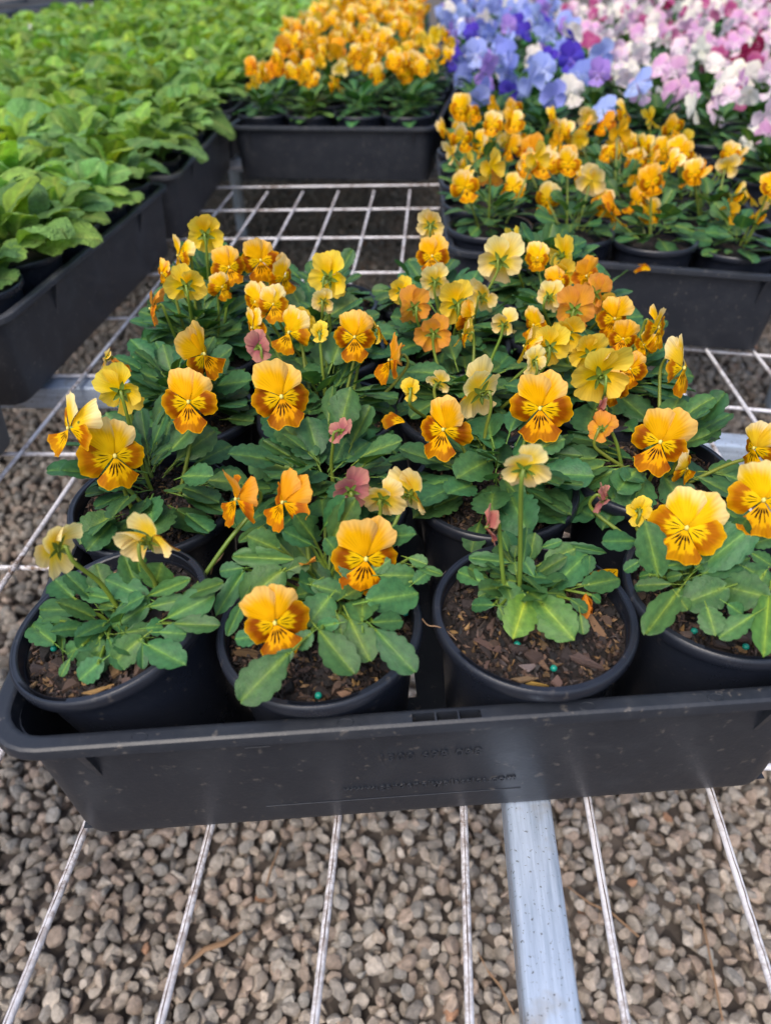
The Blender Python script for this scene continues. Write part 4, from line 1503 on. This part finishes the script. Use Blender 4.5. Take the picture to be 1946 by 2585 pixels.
def bush_mesh(name, n, rad, hgt, seed):
    rr = random.Random(seed)
    V, F, C = [], [], []
    tmpl = []
    for me in LEAVES_MID:
        v = np.array([q.co[:] for q in me.vertices])
        f = [tuple(p.vertices) for p in me.polygons]
        cc = np.zeros(len(v) * 4, np.float32)
        me.color_attributes['Col'].data.foreach_get('color', cc)
        tmpl.append((v, f, cc.reshape(-1, 4)[:, :3]))
    for i in range(n):
        az = 2.39996 * i + rr.uniform(-0.5, 0.5)
        f_ = (i + 0.5) / n
        rb = rad * rr.uniform(0.1, 0.62) * (1 - 0.45 * f_)
        zb = max(0.004, hgt * (0.10 + 0.72 * f_) + rr.uniform(-0.006, 0.006))
        el = math.radians(-8 + 60 * f_ ** 1.4 + rr.uniform(-14, 14))
        ln = rr.uniform(0.026, 0.044)
        idx = rr.randrange(6)
        asp = 0.85 if idx < 3 else 0.6
        d = Vector((math.cos(az), math.sin(az), 0))
        y = d * math.cos(el) + Vector((0, 0, math.sin(el)))
        x = y.cross(Vector((0, 0, 1))).normalized()
        z = x.cross(y)
        M = np.array(basis(x, y, z, d * rb + Vector((0, 0, zb)), (ln * asp, ln, ln * 0.8)))
        v, f, cc = tmpl[idx]
        k = len(V)
        V += list(v @ M[:3, :3].T + M[:3, 3])
        F += [tuple(j + k for j in q) for q in f]
        b_ = rr.uniform(0.7, 1.2)
        C.append(cc * np.array([b_ * rr.uniform(0.8, 1.1), b_, b_ * rr.uniform(0.8, 1.05)]))
    return mesh_from(name, V, F, [M_LEAF], {'Col': np.concatenate(C)})


BUSH = [bush_mesh('bush%d' % i, 34, 0.058, 0.055, i + 50) for i in range(6)]


def bg_flowers(e, C, n, pals, hlo, hhi, spread, size, up=None):
    for i in range(n):
        an = U(0, 2 * math.pi)
        rr = spread * math.sqrt(U(0, 1))
        F = C + Vector((rr * math.cos(an), rr * math.sin(an), U(hlo, hhi)))
        pal = rnd.choice(pals)
        psi = rnd.choice((0, 10, -10, 20, -25, 40, -45, 70, -80, 120, -130, 170, 180))
        M, n_ = flower_frame(F, psi, U(0, 32), U(-16, 16), size * U(0.85, 1.12))
        b_ = U(0.9, 1.08)
        obj('flower', rnd.choice(FL[pal][:2] if rnd.random() < 0.8 else FL[pal]), e, Matrix.Translation(-e.location) @ M, (b_, b_ * U(0.94, 1.03), b_))


SIDE_WORD = ['first', 'second', 'third', 'fourth']


def stems_bg(e, n, h):
    pass


def tray_pots(pos, yaw, roll=0.0):
    M = Matrix.Translation(pos) @ Matrix.Rotation(math.radians(yaw), 4, 'Z') @ Matrix.Rotation(math.radians(roll), 4, 'Y')
    for r in range(5):
        for c_ in range(4):
            yield c_, r, M @ Vector(((c_ - 1.5) * 0.1065 + U(-0.002, 0.002), 0.0525 + r * 0.1065, 0.0037))


# right-hand yellow tray: separate leaves and flowers
for c_, r, P in tray_pots(*RIGHT):
    if not seen(P + Vector((0, 0, 0.15)), 250, 150):
        continue
    e, Mi = new_plant('potted_viola', P, 'blurred yellow viola pot, %s row, %s from left, in right tray behind the foreground' % (ROWWORD[r], SIDE_WORD[c_]), 'viola', 'yellow violas in the right tray', Matrix.Rotation(math.radians(5.2), 4, 'Y') if False else None)
    pot_parts(e, U(0, 6), low=True)
    C = P + Vector((0, 0, SOIL_Z + 0.003))
    bushy_leaves(e, Mi, C, 32, 0.056, 0.05, LEAVES_MID)
    nf = rnd.randint(4, 6)
    bg_flowers(e, P, nf, ['o', 'o', 'y', 'y', 'p', 'p', 'p', 'y', 'a'], 0.14, 0.20, 0.056, 0.76)
    for ch in [q for q in e.children if q.name.startswith('flower')]:
        loc = Vector(ch.matrix_basis.translation)
        b0 = Vector((loc.x * 0.4, loc.y * 0.4, SOIL_Z + 0.01))
        obj('stem', tube_mesh('stem', bez([b0, b0 * 0.5 + loc * 0.5, loc + Vector((0, 0.008, 0.0))], 8), 0.0013, [M_STEM], k=5), e)


def bg_viola(P, pals, nf, lab, group, size=1.0, hlo=0.17, hhi=0.23, spread=0.052):
    e, Mi = new_plant('potted_viola', P, lab, 'viola', group)
    pot_parts(e, U(0, 6), low=True)
    f = obj('foliage', rnd.choice(BUSH), e, Matrix.Translation((0, 0, SOIL_Z)) @ Matrix.Rotation(U(0, 6.28), 4, 'Z') @ Matrix.Diagonal((1.05, 1.05, U(0.85, 1.1), 1)), leaf_colour())
    f['kind'] = 'stuff'
    bg_flowers(e, P, nf, pals, hlo, hhi, spread, size)
    return e


NV = 0
for key, (pos, yaw) in TRAYS_BACK.items():
    if key[0] == 'L':
        continue
    for c_, r, P in tray_pots(pos, yaw):
        if not seen(P + Vector((0, 0, 0.2)), 60, 15) or P.y > (4.9 if key[0] in 'YB' else 4.1):
            continue
        NV += 1
        where = '%s row, %s from left' % (ROWWORD[r], SIDE_WORD[c_])
        if key[0] == 'Y':
            bg_viola(P, ['o', 'o', 'y', 'y', 'y', 'p', 'p', 'a'], rnd.randint(4, 6), 'yellow viola pot, %s, in tray %s behind the empty gap' % (where, ROWWORD[int(key[1])]), 'yellow violas behind the gap', 0.78)
        else:
            bound = 0.36 + (P.y - 1.7) * 0.09
            if P.x < bound:
                pals = ['lblue', 'lblue', 'lblue', 'blue', 'blue', 'mauve', 'white'] if rnd.random() < 0.8 else ['violet', 'mauve', 'blue', 'lblue']
                word = 'light blue'
                sz = 1.2
                nf = rnd.choice((1, 2, 2, 3))
            else:
                pals = rnd.choice((['pink', 'pale', 'pale', 'pink', 'white'], ['pale', 'white', 'white', 'pink'], ['pink', 'pink', 'pale', 'rose', 'pale'], ['pink', 'pale', 'rose', 'wine', 'rose'], ['white', 'white', 'pale'], ['rose', 'pink', 'white']))
                word = 'pink and white'
                sz = 1.0
                nf = rnd.choice((2, 2, 3, 3, 4))
            tr = 'tray %s behind the right yellow tray' % ROWWORD[int(key[1])] if key[0] == 'B' else 'tray %s of %s far right column' % (ROWWORD[int(key[2])], ROWWORD[int(key[1])])
            bg_viola(P, pals, nf, '%s viola, %s, %s' % (word, where, tr), '%s violas at the back' % word, sz, 0.15, 0.215, 0.064)
print('BG VIOLAS', NV)

# ------------------------------------------------------------------ primroses


def prim_leaf(i, nt_=19, ns=11):
    rr = random.Random(i + 900)
    T = 0.5 - 0.5 * np.cos(np.pi * np.linspace(0.08, 1, nt_) ** 0.9)
    Sx = np.linspace(-1, 1, ns)
    V, C = [], []
    arch = rr.uniform(0.15, 0.95)
    fold = rr.uniform(0.25, 0.6)
    ph = rr.uniform(0, 6)
    base, rib, edge = lin(128, 168, 98), lin(182, 202, 134), lin(138, 176, 106)
    for t in T:
        hw = 0.5 * (max(0.12, math.sin(math.pi / 2 * t / 0.58) ** 0.8) if t < 0.58 else max(0.04, (1 - ((t - 0.58) / 0.42) ** 2.5) ** 0.5 if t < 1 else 0))
        for s in Sx:
            ee = abs(s)
            x = s * hw * (1 + 0.05 * math.sin(15 * t + ph) * ee)
            qq = 2 * math.pi * (6.5 * t - 1.7 * ee)
            quilt = 0.026 * math.cos(qq) * (0.3 + ee) + 0.010 * math.cos(2 * math.pi * 3.5 * ee) * math.cos(qq * 2)
            z = fold * abs(x) * (1 - 0.5 * ee) - 0.03 * math.exp(-(s * 4) ** 2) + quilt + 0.09 * math.sin(9 * t + ph + 3 * s) * ee ** 2
            z += -arch * 0.8 * t ** 2.4 - 0.10 * ee ** 3
            V.append((x, t, z))
            r = math.exp(-(s * hw / 0.05) ** 2) * (1 - 0.6 * t)
            vn = max(0, -math.cos(qq)) ** 4 * 0.22
            cc = base * (1 - 0.35 * vn) * (1 - r) + rib * r
            C.append(cc * (1 - 0.3 * ee ** 5) + edge * 0.3 * ee ** 5)
    return mesh_from('primrose_leaf%d' % i, V, grid_faces(nt_, ns, flip=True), [M_PRIM], {'Col': np.array(C)})


PRIM = [prim_leaf(i) for i in range(7)]
PRIM_LOW = [prim_leaf(i, 10, 7) for i in range(7)]
colw = {'1': 'column beside the gap', '2': 'middle column', '3': 'outermost column'}
SPOTS = []
for key, (pos, yaw) in TRAYS_BACK.items():
    if key[0] == 'L':
        for c_, r, P in tray_pots(pos, yaw):
            if seen(P + Vector((0, 0, 0.16)), 130, 60) and P.y < 5.6:
                SPOTS.append((P.y, key, c_, r, P))
SPOTS.sort(key=lambda q: q[0])
NP = 0
far = dict(V=[], F=[], C=[])
for _, key, c_, r, P in SPOTS:
    if NP >= 285:
        # beyond: one mass of leaves
        for i in range(9):
            az, el, ln = U(0, 6.28), U(0.2, 1.0), U(0.07, 0.09)
            d = Vector((math.cos(az), math.sin(az), 0))
            y = d * math.cos(el) + Vector((0, 0, math.sin(el)))
            x = y.cross(Vector((0, 0, 1))).normalized()
            Mx = np.array(basis(x, y, x.cross(y), P + Vector((0, 0, SOIL_Z + 0.02)), (ln * 0.7, ln, ln * 0.85)))
            me = PRIM_LOW[rnd.randrange(7)]
            v = np.array([q.co[:] for q in me.vertices])
            k = len(far['V'])
            far['V'] += list(v @ Mx[:3, :3].T + Mx[:3, 3])
            far['F'] += [tuple(j + k for j in p.vertices) for p in me.polygons]
            g_ = U(0.8, 1.1)
            far['C'].append(np.tile(lin(108, 146, 78) * np.array([g_, g_, g_ * U(0.7, 1.0)]), (len(v), 1)))
        continue
    if True:
        NP += 1
        e, Mi = new_plant('potted_primrose', P, 'green primrose pot, %s row, %s from left, tray %s of %s' % (ROWWORD[r], SIDE_WORD[c_], ROWWORD[int(key[2])], colw[key[1]]), 'primrose', 'green primroses in the trays on the left')
        pot_parts(e, U(0, 6), low=True)
        near = P.y < 2.2
        meshes = PRIM if near else PRIM_LOW
        n = 19 if near else 13
        C = P + Vector((0, 0, SOIL_Z + 0.003))
        s0 = U(0.88, 1.25) * (1.08 if P.y < 1.6 else 1.0) * (0.86 if (c_ == 3 and key[1] == '1') else 1.0) * (0.72 if (key == 'L10' and c_ == 3 and r == 0) else 1.0)
        tone = U(0.9, 1.3)
        for i in range(n):
            f_ = (i + 0.5) / n
            az = 2.39996 * i + U(-0.3, 0.3)
            el = math.radians(22 + 60 * f_ ** 1.1 + U(-16, 16))
            ln = s0 * U(0.050, 0.074) * (1.0 - 0.3 * f_ ** 2)
            d = Vector((math.cos(az), math.sin(az), 0))
            a_ = C + d * (0.006 + 0.014 * (1 - f_)) + Vector((0, 0, 0.012 + 0.016 * f_))
            b_ = a_ + (d * math.cos(el) + Vector((0, 0, math.sin(el)))) * ln
            g_ = U(0.75, 1.35) * tone
            t_ = rnd.random()
            cc = (g_ * (0.82 + 0.3 * t_), g_, g_ * (1.05 - 0.45 * t_))
            if f_ > 0.8:
                cc = (cc[0] * 1.2, cc[1] * 1.12, cc[2] * 0.7)
            leaf_between(e, Mi, a_, b_, ln * U(0.78, 1.05), meshes, cc, idx=rnd.randrange(7))
print('PRIMROSES', NP)
if far['V']:
    o = obj('primrose_foliage', mesh_from('primrose_foliage', far['V'], far['F'], [M_PRIM], {'Col': np.concatenate(far['C'])}))
    tag(o, 'far mass of green primrose leaves at the top of the view', 'primroses', kind='stuff')

# white plant labels along the far side of the primroses
for i, (px_, py_) in enumerate([(36, 86), (74, 70), (213, 27), (238, 18)]):
    x, y = at_z(px_, py_, 0.175)[:2]
    V = [(-0.014, 0, 0.10), (0.014, 0, 0.10), (0.014, 0, 0.185), (0.008, 0, 0.192), (-0.008, 0, 0.192), (-0.014, 0, 0.185), (-0.006, 0, 0.0), (0.006, 0, 0.0)]
    V2 = [(a_, 0.0012, c_) for a_, b_, c_ in V]
    F = [(0, 1, 2, 3, 4, 5), (6, 7, 1, 0)]
    n_ = len(V)
    F2 = [tuple(q + n_ for q in f[::-1]) for f in F]
    loop = [6, 7, 1, 2, 3, 4, 5, 0]
    F3 = [(loop[k_], loop[k_] + n_, loop[(k_ + 1) % 8] + n_, loop[(k_ + 1) % 8]) for k_ in range(8)]
    o = obj('plant_label', mesh_from('plant_label', V + V2, F + F2 + F3, [M_WHITE], smooth=False), None, Matrix.Translation((x, y, 0.0)) @ Matrix.Rotation(U(-0.3, 0.3), 4, 'Z'))
    tag(o, 'white plastic plant label at the upper left edge of primroses, %s from the left' % SIDE_WORD[i], 'plant label', 'white labels among the primroses')

# ------------------------------------------------------------------ fallen petals, withered bits, twig and root fibre
for (px, py, z, sz, pal, rz_, lab) in [
        (1640, 684, 0.087, 0.9, 'p', 0.4, 'pale tan fallen petal lying on the rim of the right tray'),
        (1560, 1437, 0.126, 0.75, 'y', 2.2, 'curled yellow fallen petal at the rim of the rightmost front pot'),
        (1023, 1068, 0.150, 0.7, 'p', 1.0, 'dry cream fallen petal caught on leaves in the middle of the tray')]:
    P = at_z(px, py, z)
    M = Matrix.Translation(P) @ Matrix.Rotation(rz_, 4, 'Z') @ Matrix.Rotation(math.radians(-75), 4, 'X') @ Matrix.Scale(sz, 4)
    o = obj('fallen_petal', petal_mesh('side', pal, 1, 0.25), None, M, (0.9, 0.8, 0.75))
    tag(o, lab, 'petal', 'fallen petals')
e, Mi = PLANTS[(2, 0)]
dry = bpy.data.objects.new('withered_flower', None)
COL.objects.link(dry)
dry.parent = e
dry.matrix_basis = Mi @ Matrix.Translation(at_z(1478, 1496, 0.135))
for i in range(5):
    obj('petal', petal_mesh('side', 'a', i % 2, -0.15), dry, Matrix.Rotation(1.2 * i, 4, 'Z') @ Matrix.Rotation(math.radians(150 + 12 * i), 4, 'X') @ Matrix.Diagonal((0.25, 0.5, 0.6, 1)), (0.9, 0.72, 0.6))
e, Mi = PLANTS[(0, 0)]
b0, b1 = at_z(533, 1449, 0.118), at_z(566, 1395, 0.140)
obj('twig', tube_mesh('twig', [Mi @ b0, Mi @ (b0 * 0.6 + b1 * 0.4 + Vector((-0.002, 0, 0))), Mi @ (b0 * 0.25 + b1 * 0.75), Mi @ b1], [0.0005, 0.0006, 0.0005, 0.0002], [straw.m], k=5), e, None)
e, Mi = PLANTS[(2, 0)]
fp = [at_z(1062, 1558, 0.123), at_z(1080, 1578, 0.1255), at_z(1105, 1582, 0.1255), at_z(1130, 1595, 0.120), at_z(1152, 1616, 0.117)]
obj('root_fibre', tube_mesh('root_fibre', [Mi @ q for q in bez(fp, 16)], 0.00035, [straw.m], k=5), e)
